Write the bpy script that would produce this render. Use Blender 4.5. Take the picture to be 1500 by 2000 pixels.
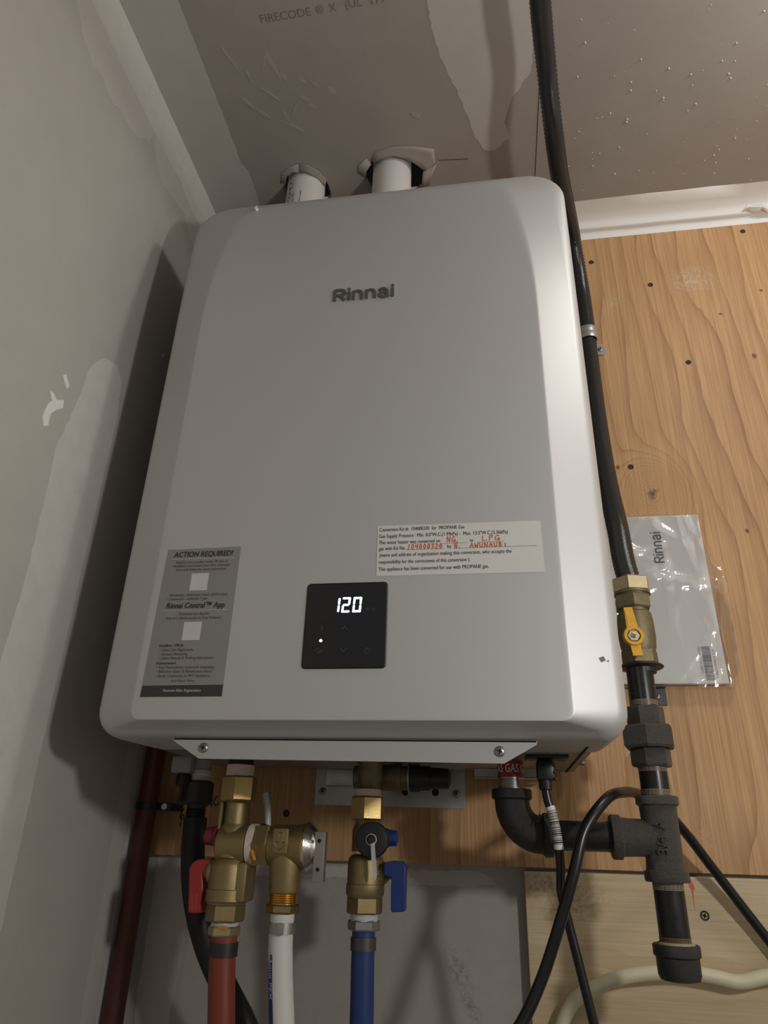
import bpy, bmesh, math, random
from mathutils import Vector, Matrix
random.seed(7)
for o in list(bpy.data.objects): bpy.data.objects.remove(o)
SC = bpy.context.scene
COL = SC.collection

# ------------------------------------------------------------------ camera
# metres; X right, Y into the room (0 = heater front), Z up (0 = heater bottom)
cd = bpy.data.cameras.new('camera'); CAM = bpy.data.objects.new('camera', cd); COL.objects.link(CAM)
cd.sensor_fit = 'VERTICAL'; cd.sensor_height = 36.0; cd.lens = 1348.15/2000*36.0
cd.clip_start = 0.01; cd.clip_end = 50
_r = Vector((0.988, 0.15206, 0.02696)); _u = Vector((0.04173, -0.43093, 0.90142)); _f = Vector((-0.14869, 0.88948, 0.43211))
m = Matrix((( _r.x, _u.x, -_f.x), (_r.y, _u.y, -_f.y), (_r.z, _u.z, -_f.z))).to_4x4()
m.translation = Vector((0.12736, -0.57731, -0.07902)); CAM.matrix_world = m
SC.camera = CAM

# ------------------------------------------------------------------ light
W = bpy.data.worlds.new('world'); SC.world = W; W.use_nodes = True
W.node_tree.nodes['Background'].inputs[0].default_value = (1.0, 0.97, 0.94, 1)
W.node_tree.nodes['Background'].inputs[1].default_value = 0.15
def point_light(name, loc, power, radius, col):
    l = bpy.data.lights.new(name, 'POINT'); l.energy = power; l.shadow_soft_size = radius; l.color = col
    o = bpy.data.objects.new(name, l); COL.objects.link(o); o.location = loc; return o
point_light('work_lamp', (0.66, -0.50, 0.12), 8.2, 0.03, (1.0, 0.965, 0.92))
point_light('ceiling_bulb', (0.70, -0.20, 0.815), 4.6, 0.05, (1.0, 0.965, 0.92))
SC.view_settings.view_transform = 'Standard'; SC.view_settings.look = 'None'
SC.view_settings.gamma = 1; SC.view_settings.use_curve_mapping = False
SC.view_settings.exposure = 0.15

# ------------------------------------------------------------------ materials
def nd(nt, t, **kw):
    n = nt.nodes.new(t)
    for k, v in kw.items(): setattr(n, k, v)
    return n
def mth(nt, op, a, b=None, c=None, clamp=False):
    n = nt.nodes.new('ShaderNodeMath'); n.operation = op; n.use_clamp = clamp
    for i, v in enumerate((a, b, c)):
        if v is None: continue
        if isinstance(v, (int, float)): n.inputs[i].default_value = v
        else: nt.links.new(v, n.inputs[i])
    return n.outputs[0]
def mixc(nt, f, a, b):
    n = nt.nodes.new('ShaderNodeMix'); n.data_type = 'RGBA'
    for s, v in ((n.inputs['Factor'], f), (n.inputs['A'], a), (n.inputs['B'], b)):
        if isinstance(v, (int, float)): s.default_value = v
        elif isinstance(v, tuple): s.default_value = (*v, 1) if len(v) == 3 else v
        else: nt.links.new(v, s)
    return n.outputs['Result']
def noise(nt, scale, detail=3, rough=.5, vec=None, stretch=None):
    tc = nt.nodes.new('ShaderNodeTexCoord'); v = vec or tc.outputs['Object']
    if stretch:
        mp = nt.nodes.new('ShaderNodeMapping'); mp.inputs['Scale'].default_value = stretch
        nt.links.new(v, mp.inputs[0]); v = mp.outputs[0]
    n = nt.nodes.new('ShaderNodeTexNoise'); n.inputs['Scale'].default_value = scale
    n.inputs['Detail'].default_value = detail; n.inputs['Roughness'].default_value = rough
    nt.links.new(v, n.inputs['Vector']); return n.outputs['Fac']
MATS = {}
def mat(name, col, rough=.5, metal=0., var=.08, vscale=40, bump=0., bscale=300, coat=0., spec=.5, emit=None, rvar=0., alpha=None, stretch=None, trans=0.):
    m_ = bpy.data.materials.new(name); m_.use_nodes = True; nt = m_.node_tree; b = nt.nodes['Principled BSDF']
    n = noise(nt, vscale, 4, .6, stretch=stretch)
    f = mth(nt, 'MULTIPLY_ADD', n, 2*var, 1-var)
    cc = nt.nodes.new('ShaderNodeVectorMath'); cc.operation = 'SCALE'; cc.inputs[0].default_value = col
    nt.links.new(f, cc.inputs['Scale']); nt.links.new(cc.outputs[0], b.inputs['Base Color'])
    b.inputs['Roughness'].default_value = rough; b.inputs['Metallic'].default_value = metal
    b.inputs['Specular IOR Level'].default_value = spec; b.inputs['Coat Weight'].default_value = coat
    b.inputs['Transmission Weight'].default_value = trans
    if rvar: nt.links.new(mth(nt, 'MULTIPLY_ADD', noise(nt, vscale*2, 3), rvar, rough-rvar/2), b.inputs['Roughness'])
    if bump:
        bp = nt.nodes.new('ShaderNodeBump'); bp.inputs['Strength'].default_value = bump; bp.inputs['Distance'].default_value = .002
        nt.links.new(noise(nt, bscale, 4, .6), bp.inputs['Height']); nt.links.new(bp.outputs[0], b.inputs['Normal'])
    if emit: b.inputs['Emission Color'].default_value = (*emit[0], 1); b.inputs['Emission Strength'].default_value = emit[1]
    MATS[name] = m_; return m_
mat('silver_paint', (.60, .605, .605), .54, .55, var=.015, vscale=8, bump=.02, bscale=1500)
mat('casing_metal', (.34, .34, .34), .45, .7, var=.05)
mat('lip_paint', (.50, .50, .49), .45, .25, var=.02)
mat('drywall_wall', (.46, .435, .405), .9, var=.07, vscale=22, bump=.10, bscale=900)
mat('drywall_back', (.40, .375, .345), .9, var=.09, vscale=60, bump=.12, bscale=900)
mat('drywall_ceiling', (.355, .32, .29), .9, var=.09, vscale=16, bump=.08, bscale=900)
mat('compound', (.58, .555, .525), .85, var=.12, vscale=45, bump=.06, bscale=250)
mat('compound_dull', (.52, .49, .46), .88, var=.06, vscale=30, bump=.06, bscale=250)
mat('compound_smear', (.39, .353, .32), .85, var=.1, vscale=50)
mat('compound_white', (.80, .78, .75), .6, var=.04, vscale=30, bump=.05, bscale=120)
mat('wood_smear', (.50, .325, .18), .7, var=.15, vscale=90, stretch=(6, 1, .3))
mat('torn_paper', (.37, .325, .285), .9, var=.12, vscale=80)
mat('gypsum', (.42, .38, .35), .95, var=.2, vscale=150, bump=.4, bscale=400)
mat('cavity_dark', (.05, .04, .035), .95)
mat('floor_concrete', (.25, .24, .23), .85, var=.2, vscale=12)
mat('pvc_white', (.72, .70, .68), .4, var=.03)
mat('brass', (.43, .315, .14), .36, 1., var=.12, vscale=120, bump=.05, bscale=700, rvar=.15)
mat('brass_cast', (.35, .275, .135), .5, .9, var=.12, vscale=120, bump=.15, bscale=1200, rvar=.15)
mat('brass_bright', (.75, .52, .18), .22, 1., var=.06)
mat('brass_dirty', (.21, .175, .10), .55, .7, var=.45, vscale=110, bump=.2, bscale=500)
mat('brass_pale', (.55, .47, .29), .42, .9, var=.2, vscale=150, bump=.1, bscale=500)
mat('black_iron', (.036, .034, .032), .46, .35, var=.3, vscale=200, bump=.5, bscale=1400, rvar=.15)
mat('malleable_iron', (.115, .108, .098), .46, .55, var=.5, vscale=420, bump=1.0, bscale=1100, rvar=.25)
mat('pipe_black', (.02, .02, .02), .3, .3, var=.4, vscale=90, rvar=.25)
mat('pipe_dope', (.33, .28, .20), .7, .2, var=.5, vscale=500)
mat('rust_thread', (.22, .13, .07), .75, .2, var=.5, vscale=400)
mat('galvanised', (.52, .52, .50), .38, .85, var=.15, vscale=60, rvar=.2)
mat('steel_dull', (.42, .41, .39), .42, .9, var=.15, vscale=100)
mat('chrome', (.75, .74, .72), .2, 1., var=.15, vscale=150, bump=.3, bscale=90)
mat('screw_metal', (.36, .36, .35), .4, .9, var=.1)
mat('screw_dark', (.025, .02, .018), .6, .4, var=.2)
mat('recess_dark', (.01, .01, .01), .8)
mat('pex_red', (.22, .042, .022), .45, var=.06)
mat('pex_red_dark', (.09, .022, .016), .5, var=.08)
mat('pex_blue', (.018, .045, .17), .4, var=.06)
mat('pex_white', (.72, .71, .68), .4, var=.03)
mat('copper_black', (.05, .05, .05), .45, .6, var=.2)
mat('crimp_grey', (.11, .11, .11), .4, .7, var=.2)
mat('handle_red', (.36, .03, .025), .4, var=.05)
mat('handle_print', (.55, .13, .11), .5)
mat('handle_blue', (.012, .04, .19), .4, var=.05)
mat('handle_yellow', (.72, .38, .025), .42, var=.15, vscale=200)
mat('cap_maroon', (.20, .02, .03), .5, var=.05)
mat('rubber_black', (.018, .018, .019), .5, var=.15, vscale=100)
mat('cable_black', (.008, .008, .009), .3, var=.15, vscale=100)
mat('hose_black', (.007, .008, .009), .55, var=.15)
mat('plastic_black', (.012, .012, .012), .42, var=.1)
mat('plastic_grey', (.30, .30, .31), .5, var=.05)
mat('plastic_white', (.75, .75, .75), .4, var=.03)
mat('translucent_strap', (.55, .55, .56), .35, var=.05)
mat('teflon_tape', (.72, .60, .53), .75, var=.12, vscale=300)
mat('teflon_pale', (.52, .55, .58), .6, var=.25, vscale=300)
mat('sealant_orange', (.62, .25, .03), .5, var=.2, vscale=300)
mat('hose_cream', (.62, .58, .40), .5, var=.05)
mat('flex_black', (.022, .022, .022), .16, var=.25, vscale=300, bump=.15, bscale=900)
mat('panel_glass', (.014, .014, .016), .16, var=.05, coat=.3)
mat('panel_rim', (.006, .006, .006), .5)
mat('icon_grey', (.085, .085, .09), .5)
mat('icon_line', (.022, .022, .024), .5)
mat('led_white', (.9, .95, 1), .5, emit=((.55, .75, 1.0), 4.0))
mat('sticker_grey', (.27, .265, .255), .55, var=.03)
mat('sticker_dark', (.045, .042, .04), .5, var=.03)
mat('ink_dark', (.035, .033, .032), .6)
mat('ink_mid', (.085, .08, .078), .6)
mat('ink_light', (.62, .62, .60), .6)
mat('label_white', (.66, .655, .62), .55, var=.02)
mat('ink_red', (.62, .085, .03), .5, var=.2, vscale=600)
mat('band_red', (.30, .03, .02), .45, var=.1)
mat('logo_dark', (.15, .145, .135), .4, .5)
mat('logo_side', (.02, .02, .02), .5)
mat('ink_print', (.20, .175, .15), .9)
mat('ink_orange', (.75, .22, .03), .6)
mat('paper_white', (.80, .79, .77), .35, var=.02)
mat('paper_ink', (.14, .14, .14), .6)
mat('scuff_grey', (.13, .13, .13), .6, var=.4, vscale=800)
mat('blue_print', (.01, .04, .25), .5)

def add_stain(mname, cx, cz, ang, lx, lz, col):
    # a brown smudge with its own ragged shape in the wall's colour
    nt = MATS[mname].node_tree; b = nt.nodes['Principled BSDF']; src = b.inputs['Base Color'].links[0].from_socket
    tc = nt.nodes.new('ShaderNodeTexCoord'); sp = nt.nodes.new('ShaderNodeSeparateXYZ'); nt.links.new(tc.outputs['Object'], sp.inputs[0])
    dx = mth(nt, 'SUBTRACT', sp.outputs['X'], cx); dz = mth(nt, 'SUBTRACT', sp.outputs['Z'], cz)
    u = mth(nt, 'DIVIDE', mth(nt, 'ADD', mth(nt, 'MULTIPLY', dx, math.cos(ang)), mth(nt, 'MULTIPLY', dz, math.sin(ang))), lx)
    v = mth(nt, 'DIVIDE', mth(nt, 'SUBTRACT', mth(nt, 'MULTIPLY', dz, math.cos(ang)), mth(nt, 'MULTIPLY', dx, math.sin(ang))), lz)
    e = mth(nt, 'SUBTRACT', 1.0, mth(nt, 'SQRT', mth(nt, 'ADD', mth(nt, 'MULTIPLY', u, u), mth(nt, 'MULTIPLY', v, v))), clamp=True)
    n_ = mth(nt, 'MULTIPLY', mth(nt, 'SUBTRACT', noise(nt, 260, 4, .7), .43, clamp=True), 5.0, clamp=True)
    nt.links.new(mixc(nt, mth(nt, 'MULTIPLY', e, n_), src, col), b.inputs['Base Color'])
add_stain('drywall_back', .075, -.203, -1.05, .032, .012, (.20, .155, .115))
add_stain('drywall_back', .088, -.236, -.9, .02, .009, (.22, .17, .12))
def wood(name, base, dark, light, knots, freq, warp, ringdark, vertical=True, pale=False):
    m_ = bpy.data.materials.new(name); m_.use_nodes = True; nt = m_.node_tree; b = nt.nodes['Principled BSDF']
    tc = nt.nodes.new('ShaderNodeTexCoord'); sp = nt.nodes.new('ShaderNodeSeparateXYZ'); nt.links.new(tc.outputs['Object'], sp.inputs[0])
    X, Z = (sp.outputs['X'], sp.outputs['Z']) if vertical else (sp.outputs['Z'], sp.outputs['X'])
    st = (2.2, 1, .45) if vertical else (.35, 1, 2.2)
    n1 = noise(nt, 2.2, 3, .5, stretch=st); n2 = noise(nt, 9, 3, .55, stretch=st)
    u = mth(nt, 'MULTIPLY', X, freq)
    u = mth(nt, 'ADD', u, mth(nt, 'MULTIPLY', n1, warp)); u = mth(nt, 'ADD', u, mth(nt, 'MULTIPLY', n2, warp*.12))
    core = None; kn = noise(nt, 110, 3, .6)
    for kx, kz, s in knots:
        dx = mth(nt, 'SUBTRACT', sp.outputs['X'], kx); dz = mth(nt, 'MULTIPLY', mth(nt, 'SUBTRACT', sp.outputs['Z'], kz), .75 if vertical else 1.2)
        d = mth(nt, 'SQRT', mth(nt, 'ADD', mth(nt, 'MULTIPLY', dx, dx), mth(nt, 'MULTIPLY', dz, dz)))
        g = mth(nt, 'POWER', 2.718, mth(nt, 'MULTIPLY', mth(nt, 'MULTIPLY', d, d), -1.0/(s*s*2.6)))
        tgt = mth(nt, 'MULTIPLY_ADD', d, .9/s, mth(nt, 'MULTIPLY', n2, .8))
        if s > .015: u = mth(nt, 'ADD', mth(nt, 'MULTIPLY', u, mth(nt, 'SUBTRACT', 1.0, g)), mth(nt, 'MULTIPLY', tgt, g))
        k = mth(nt, 'SUBTRACT', 1.5, mth(nt, 'MULTIPLY', mth(nt, 'ADD', d, mth(nt, 'MULTIPLY', mth(nt, 'SUBTRACT', kn, .5), s*.9)), 1/(s*.24)), clamp=True)
        core = k if core is None else mth(nt, 'MAXIMUM', core, k)
    fr = mth(nt, 'FRACT', u)
    ring = mth(nt, 'MULTIPLY', mth(nt, 'POWER', fr, 7.0), mth(nt, 'MULTIPLY_ADD', noise(nt, 7, 2, .5), 1.8, -.25, clamp=True))                       # thin dark latewood line
    soft = mth(nt, 'MULTIPLY', fr, .22)
    fib = noise(nt, 70, 5, .7, stretch=((6, 1, .10) if vertical else (.10, 1, 6)))
    blot = noise(nt, 5, 3, .5)
    c = mixc(nt, blot, base, light)
    c = mixc(nt, mth(nt, 'MULTIPLY', mth(nt, 'SUBTRACT', fib, .38, clamp=True), 1.7), c, dark)
    c = mixc(nt, mth(nt, 'ADD', mth(nt, 'MULTIPLY', ring, ringdark), mth(nt, 'MULTIPLY', soft, ringdark), clamp=True), c, dark)
    if core is not None: c = mixc(nt, mth(nt, 'MULTIPLY', core, .85), c, (dark[0]*.35, dark[1]*.3, dark[2]*.25))
    nt.links.new(c, b.inputs['Base Color']); b.inputs['Roughness'].default_value = .62
    bp = nt.nodes.new('ShaderNodeBump'); bp.inputs['Strength'].default_value = .25; bp.inputs['Distance'].default_value = .0008
    nt.links.new(fib, bp.inputs['Height']); nt.links.new(bp.outputs[0], b.inputs['Normal'])
    MATS[name] = m_
wood('plywood', (.52, .30, .135), (.24, .11, .04), (.68, .43, .215), [(.351, .360, .021), (.49, .661, .010), (.522, .578, .011), (.31, .405, .009), (.46, .30, .008), (.555, .70, .007)], 27, 7.0, .66)
wood('pale_plywood', (.56, .45, .28), (.40, .29, .15), (.64, .53, .35), [(.335, -.139, .006)], 11, 3.2, .30, vertical=False)
add_stain('plywood', .462, .731, .1, .052, .034, (.60, .47, .35))
add_stain('plywood', .335, .70, 1.2, .03, .012, (.56, .40, .25))
add_stain('plywood', .345, -.07, 1.0, .03, .02, (.52, .34, .18))
add_stain('pale_plywood', .185, -.115, .0, .06, .02, (.26, .19, .11))
add_stain('pale_plywood', .20, -.135, .2, .05, .02, (.30, .22, .12))
# clear plastic film: see-through sheet with a glossy surface
m_ = bpy.data.materials.new('clear_film'); m_.use_nodes = True; nt = m_.node_tree; nt.nodes.remove(nt.nodes['Principled BSDF'])
tr = nd(nt, 'ShaderNodeBsdfTransparent'); gl = nd(nt, 'ShaderNodeBsdfGlossy'); gl.inputs['Roughness'].default_value = .10; tr.inputs[0].default_value = (.97, .97, .97, 1)
lw = nd(nt, 'ShaderNodeLayerWeight'); lw.inputs[0].default_value = .25
fac = mth(nt, 'MULTIPLY_ADD', lw.outputs['Fresnel'], .9, .11, clamp=True)
mx = nd(nt, 'ShaderNodeMixShader'); nt.links.new(fac, mx.inputs[0]); nt.links.new(tr.outputs[0], mx.inputs[1]); nt.links.new(gl.outputs[0], mx.inputs[2])
nt.links.new(mx.outputs[0], nt.nodes['Material Output'].inputs[0])
bp = nd(nt, 'ShaderNodeBump'); bp.inputs['Strength'].default_value = .5; bp.inputs['Distance'].default_value = .002
nt.links.new(noise(nt, 42, 3, .5, stretch=(1.5, 1, .4)), bp.inputs['Height']); nt.links.new(bp.outputs[0], gl.inputs['Normal'])
MATS['clear_film'] = m_

# ------------------------------------------------------------------ mesh helpers
def hermite(P, res):
    n = len(P); h = [(P[i+1]-P[i]).length for i in range(n-1)]; T = []
    for i in range(n):
        if i == 0: T.append((P[1]-P[0])/h[0])
        elif i == n-1: T.append((P[-1]-P[-2])/h[-1])
        else: T.append(((P[i]-P[i-1])/h[i-1]*h[i] + (P[i+1]-P[i])/h[i]*h[i-1])/(h[i-1]+h[i]))
    Q = []
    for i in range(n-1):
        for k in range(res):
            t = k/res; t2 = t*t; t3 = t2*t
            Q.append((2*t3-3*t2+1)*P[i]+(t3-2*t2+t)*h[i]*T[i]+(-2*t3+3*t2)*P[i+1]+(t3-t2)*h[i]*T[i+1])
    return Q+[P[-1]]
class MB:
    """collects geometry of ONE part"""
    def __init__(s): s.v = []; s.f = []
    def add(s, vs, fs):
        n = len(s.v); s.v += [tuple(v) for v in vs]; s.f += [tuple(i+n for i in f) for f in fs]; return s
    def lathe(s, o, d, prof, seg=28, phase=0., cap=True, a0=0., a1=None, ref=None):
        o = Vector(o); d = Vector(d).normalized()
        a = Vector(ref) if ref else (Vector((0, -1, 0)) if abs(d.y) < .9 else Vector((1, 0, 0)))
        a = (a - d*a.dot(d)).normalized(); b = d.cross(a)
        full = a1 is None
        cnt = seg if full else seg+1
        vs = []
        for t, r in prof:
            for i in range(cnt):
                an = phase + (2*math.pi*i/seg if full else a0+(a1-a0)*i/seg)
                vs.append(o + d*t + a*(r*math.cos(an)) + b*(r*math.sin(an)))
        fs = []
        for k in range(len(prof)-1):
            for i in range(seg):
                j = (i+1) % cnt
                fs.append((k*cnt+i, k*cnt+j, (k+1)*cnt+j, (k+1)*cnt+i))
        if full and cap:
            fs.append(tuple(reversed(range(seg)))); fs.append(tuple((len(prof)-1)*cnt+i for i in range(seg)))
        return s.add(vs, fs)
    def hexa(s, o, d, h, r, phase=0., ch=.0015):
        c = min(ch, h*.3)
        return s.lathe(o, d, [(0, r*.93), (c, r), (h-c, r), (h, r*.93)], 6, phase)
    def box(s, c, sz, bev=0., rot=None):
        bm = bmesh.new(); bmesh.ops.create_cube(bm, size=1)
        bmesh.ops.scale(bm, vec=sz, verts=bm.verts)
        if bev: bmesh.ops.bevel(bm, geom=list(bm.edges), offset=bev, segments=2, affect='EDGES', profile=.5)
        M = Matrix.Translation(Vector(c)) @ (rot.to_4x4() if rot else Matrix())
        vs = [M @ v.co for v in bm.verts]; bm.verts.index_update(); fs = [[v.index for v in f.verts] for f in bm.faces]; bm.free()
        return s.add(vs, fs)
    def prism(s, poly, n, th):
        n = Vector(n).normalized(); k = len(poly); a = [Vector(p) for p in poly]
        nn = Vector((0, 0, 0))
        for i in range(k): nn += a[i].cross(a[(i+1) % k])
        if nn.dot(n) > 0: a.reverse()                   # first cap faces -n
        vs = a + [p + n*th for p in a]
        fs = [tuple(range(k)), tuple(reversed(range(k, 2*k)))] + [(i+1, i, i+k, i+1+k) if i < k-1 else (0, i, i+k, k) for i in range(k)]
        fs = [tuple(range(k)), tuple(range(2*k-1, k-1, -1))] + [((i+1) % k, i, i+k, (i+1) % k+k) for i in range(k)]
        return s.add(vs, fs)
    def tube(s, pts, r, seg=14, res=8, cap=True, spline=True, radii=None):
        P = [Vector(p) for p in pts]
        Q = []
        if spline and len(P) > 2: Q = hermite(P, res)
        else: Q = P
        vs = []; fs = []; a = None
        for i, p in enumerate(Q):
            d = (Q[min(i+1, len(Q)-1)]-Q[max(i-1, 0)]).normalized()
            if a is None: a = d.orthogonal().normalized()
            a = (a - d*a.dot(d)).normalized(); b = d.cross(a)
            rr = radii(i, len(Q)) if radii else r
            for k in range(seg):
                an = 2*math.pi*k/seg; vs.append(p + a*(rr*math.cos(an)) + b*(rr*math.sin(an)))
        for i in range(len(Q)-1):
            for k in range(seg):
                j = (k+1) % seg; fs.append((i*seg+k, i*seg+j, (i+1)*seg+j, (i+1)*seg+k))
        if cap: fs.append(tuple(reversed(range(seg)))); fs.append(tuple((len(Q)-1)*seg+k for k in range(seg)))
        return s.add(vs, fs)
    def build(s, name, m_, parent=None, angle=35, label=None, wn=False):
        me = bpy.data.meshes.new(name); me.from_pydata(s.v, [], s.f); me.validate(); me.update()
        me.materials.append(MATS[m_])
        o = bpy.data.objects.new(name, me); COL.objects.link(o)
        if angle:
            me.polygons.foreach_set('use_smooth', [True]*len(me.polygons)); me.set_sharp_from_angle(angle=math.radians(angle))
        if wn:
            w = o.modifiers.new('wn', 'WEIGHTED_NORMAL'); w.keep_sharp = True; w.weight = 100
        if parent: o.parent = parent
        if label: o['label'] = label
        return o
def resample(pts, step, tension=True):
    Q = hermite([Vector(p) for p in pts], 40)
    out = [Q[0]]; acc = 0
    for a, b in zip(Q, Q[1:]):
        acc += (b-a).length
        while acc >= step: out.append(b-(b-a).normalized()*(acc-step)); acc -= step
    return out
def thing(name, label, cat, loc=(0, 0, 0), group=None):
    o = bpy.data.objects.new(name, None); COL.objects.link(o); o.empty_display_size = .02
    o['label'] = label; o['category'] = cat
    if group: o['group'] = group
    return o
def tag(o, label, cat, group=None):
    o['label'] = label; o['category'] = cat
    if group: o['group'] = group
    return o
def struct(o, label=None, cat=None):
    o['kind'] = 'structure'
    if label: o['label'] = label
    if cat: o['category'] = cat
    return o
_CAP = None
def text_mesh(s, bold=0., shear=0., ext=0.):
    cu = bpy.data.curves.new('txt', 'FONT'); cu.body = s; cu.size = 1; cu.offset = bold; cu.shear = shear; cu.extrude = ext; cu.resolution_u = 3
    ob = bpy.data.objects.new('txt', cu); COL.objects.link(ob)
    dg = bpy.context.evaluated_depsgraph_get(); me = bpy.data.meshes.new_from_object(ob.evaluated_get(dg))
    bpy.data.objects.remove(ob); bpy.data.curves.remove(cu); return me
def text(name, s, o, right, up, m_, parent, cap, width=None, bold=0., shear=0., ext=0., label=None, center=False, bend=None):
    """one line of lettering: o = left end of baseline, cap = capital height"""
    global _CAP
    if _CAP is None:
        h = text_mesh('H'); _CAP = max(v.co.y for v in h.vertices); bpy.data.meshes.remove(h)
    me = text_mesh(s, 0., shear, .01 if ext else 0.)
    if bold:
        bm_ = bmesh.new()
        for kk, (dx, dy) in enumerate(((-bold, 0), (bold, 0), (0, bold*.6), (0, -bold*.6))):
            n0 = len(bm_.verts); bm_.from_mesh(me); bm_.verts.ensure_lookup_table()
            for v in bm_.verts[n0:]: v.co.x += dx; v.co.y += dy; v.co.z += kk*(.004 if not ext else .0004)
        bm_.to_mesh(me); bm_.free()
    xs = [v.co.x for v in me.vertices]; x0, x1 = min(xs), max(xs); sy = cap/_CAP; sx = (width/(x1-x0)) if width else sy
    right = Vector(right).normalized(); up = Vector(up).normalized(); nrm = right.cross(up); o = Vector(o)
    off = -(x1-x0)/2 if center else 0
    for v in me.vertices:
        x, y, z = v.co
        if bend:
            v.co = bend((x-x0+off)*sx, y*sy, (z/.01*ext if ext else z*sy))
        else:
            v.co = o + right*((x-x0+off)*sx) + up*(y*sy) + nrm*((z/.01*ext) if ext else z*sy)
    me.materials.clear(); me.materials.append(MATS[m_]); me.name = name
    ob = bpy.data.objects.new(name, me); COL.objects.link(ob); ob.parent = parent
    if label: ob['label'] = label
    return ob
def screw(parent, pos, n, r=.0042, m_='screw_metal', name='screw', flat=False):
    n = Vector(n).normalized(); b = MB()
    if flat: b.lathe(Vector(pos)-n*.001, n, [(0, r*.6), (.0008, r), (.0012, r), (.0009, r*.55), (.0005, r*.3)], 14)
    else: b.lathe(Vector(pos)-n*.0005, n, [(0, r), (.0009, r), (.0018, r*.86), (.0025, r*.5), (.0027, r*.2)], 20)
    a = n.orthogonal().normalized(); c = n.cross(a); z = .0026 if not flat else .0008; nf = len(b.f)
    ca = math.radians(25); a, c = a*math.cos(ca)+c*math.sin(ca), c*math.cos(ca)-a*math.sin(ca)
    for d, e in ((a, c), (c, a)):
        p = [Vector(pos)-n*.0005+n*(z-.0006) + d*(sx*r*.5)+e*(sy*r*.13) for sx, sy in ((-1, -1), (1, -1), (1, 1), (-1, 1))]
        b.prism(p, n, .0008)
    o = b.build(name, m_, parent, 40); o.data.materials.append(MATS['recess_dark'])
    for i, f_ in enumerate(o.data.polygons):
        if i >= nf: f_.material_index = 1
    return o

YB = .3053; YD = .3173; XL = -.304; ZC = .8667
# ------------------------------------------------------------------ setting
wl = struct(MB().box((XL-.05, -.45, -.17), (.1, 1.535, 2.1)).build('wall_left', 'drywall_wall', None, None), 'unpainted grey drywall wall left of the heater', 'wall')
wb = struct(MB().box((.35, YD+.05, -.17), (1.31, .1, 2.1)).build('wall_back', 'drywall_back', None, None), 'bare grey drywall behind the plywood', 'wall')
struct(MB().box((1.05, -.45, -.17), (.1, 1.535, 2.1)).build('wall_right', 'drywall_wall', None, None), 'drywall wall on the right side of the closet', 'wall')
struct(MB().box((.35, -.45, -1.27), (1.31, 1.535, .1)).build('floor', 'floor_concrete', None, None), 'grey concrete floor of the closet', 'floor')
# ceiling board with two torn holes
bm = bmesh.new()
def ring_(pts, z):
    vs = [bm.verts.new((x, y, z)) for x, y in pts]
    return [bm.edges.new((vs[i], vs[(i+1) % len(vs)])) for i in range(len(vs))], vs
rnd = random.Random(3)
def hole(cx, cy, rx, ry, n=26, j=.06, spec=()):
    out = []
    for i in range(n):
        a = 2*math.pi*i/n; k = 1+rnd.uniform(-j, j)
        out.append((cx+rx*k*math.cos(a), cy+ry*k*math.sin(a)))
    return out
HL = hole(-.139, .172, .039, .043); HR = hole(.004, .166, .050, .043)
E1, v1 = ring_([(XL-.1, -1.22), (1.1, -1.22), (1.1, YD+.1), (XL-.1, YD+.1)], ZC)
E2, v2 = ring_(HL, ZC); E3, v3 = ring_(HR, ZC)
bmesh.ops.triangle_fill(bm, use_beauty=True, use_dissolve=False, edges=E1+E2+E3)
g = bmesh.ops.extrude_face_region(bm, geom=list(bm.faces))
bmesh.ops.translate(bm, vec=(0, 0, .016), verts=[e for e in g['geom'] if isinstance(e, bmesh.types.BMVert)])
bmesh.ops.recalc_face_normals(bm, faces=bm.faces)
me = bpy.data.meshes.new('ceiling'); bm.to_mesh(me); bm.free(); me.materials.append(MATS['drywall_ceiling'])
ce = bpy.data.objects.new('ceiling', me); COL.objects.link(ce); struct(ce, 'brownish grey drywall ceiling with two rough pipe holes', 'ceiling')
MB().box((-.07, .16, ZC+.13), (.42, .26, .004)).build('cavity_shade_sheet', 'cavity_dark', ce, None)  # added dark sheet above the holes, its colour standing in for cavity shade
# ragged gypsum rims and torn paper flaps around the holes
def rim(pts, cx, cy):
    b = MB()
    for i in range(len(pts)):
        (x0, y0), (x1, y1) = pts[i], pts[(i+1) % len(pts)]
        k0, k1 = 1-rnd.uniform(.02, .10), 1-rnd.uniform(.02, .10)
        vs = [(x0*1.004-cx*.004, y0, ZC+.0004), (x1*1.004-cx*.004, y1, ZC+.0004), (cx+(x1-cx)*k1, cy+(y1-cy)*k1, ZC+.007), (cx+(x0-cx)*k0, cy+(y0-cy)*k0, ZC+.007)]
        b.add(vs, [(0, 1, 2, 3), (3, 2, 1, 0)])
    return b
rim(HL, -.141, .170).build('gypsum_rim', 'gypsum', ce, None); rim(HR, .004, .168).build('gypsum_rim', 'gypsum', ce, None)
def flap(outer, inner, drop):
    """curled paper flap: outer = line where it is still glued to the ceiling, inner = torn free edge"""
    b = MB(); n = len(outer); k = 5; vs = []
    for j in range(k):
        t = j/(k-1)
        for (a, c) in zip(outer, inner):
            vs.append((a[0]+(c[0]-a[0])*t, a[1]+(c[1]-a[1])*t, ZC-.0006-drop*math.sin(t*2.2)*t*(1 if j < k-1 else 1.1)))
    fs = []
    for j in range(k-1):
        for i in range(n-1): fs.append((j*n+i, j*n+i+1, (j+1)*n+i+1, (j+1)*n+i))
    b.add(vs, fs); o = b.build('paper_flap', 'torn_paper', ce, 60)
    s = o.modifiers.new('s', 'SOLIDIFY'); s.thickness = .0006; return o
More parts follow.
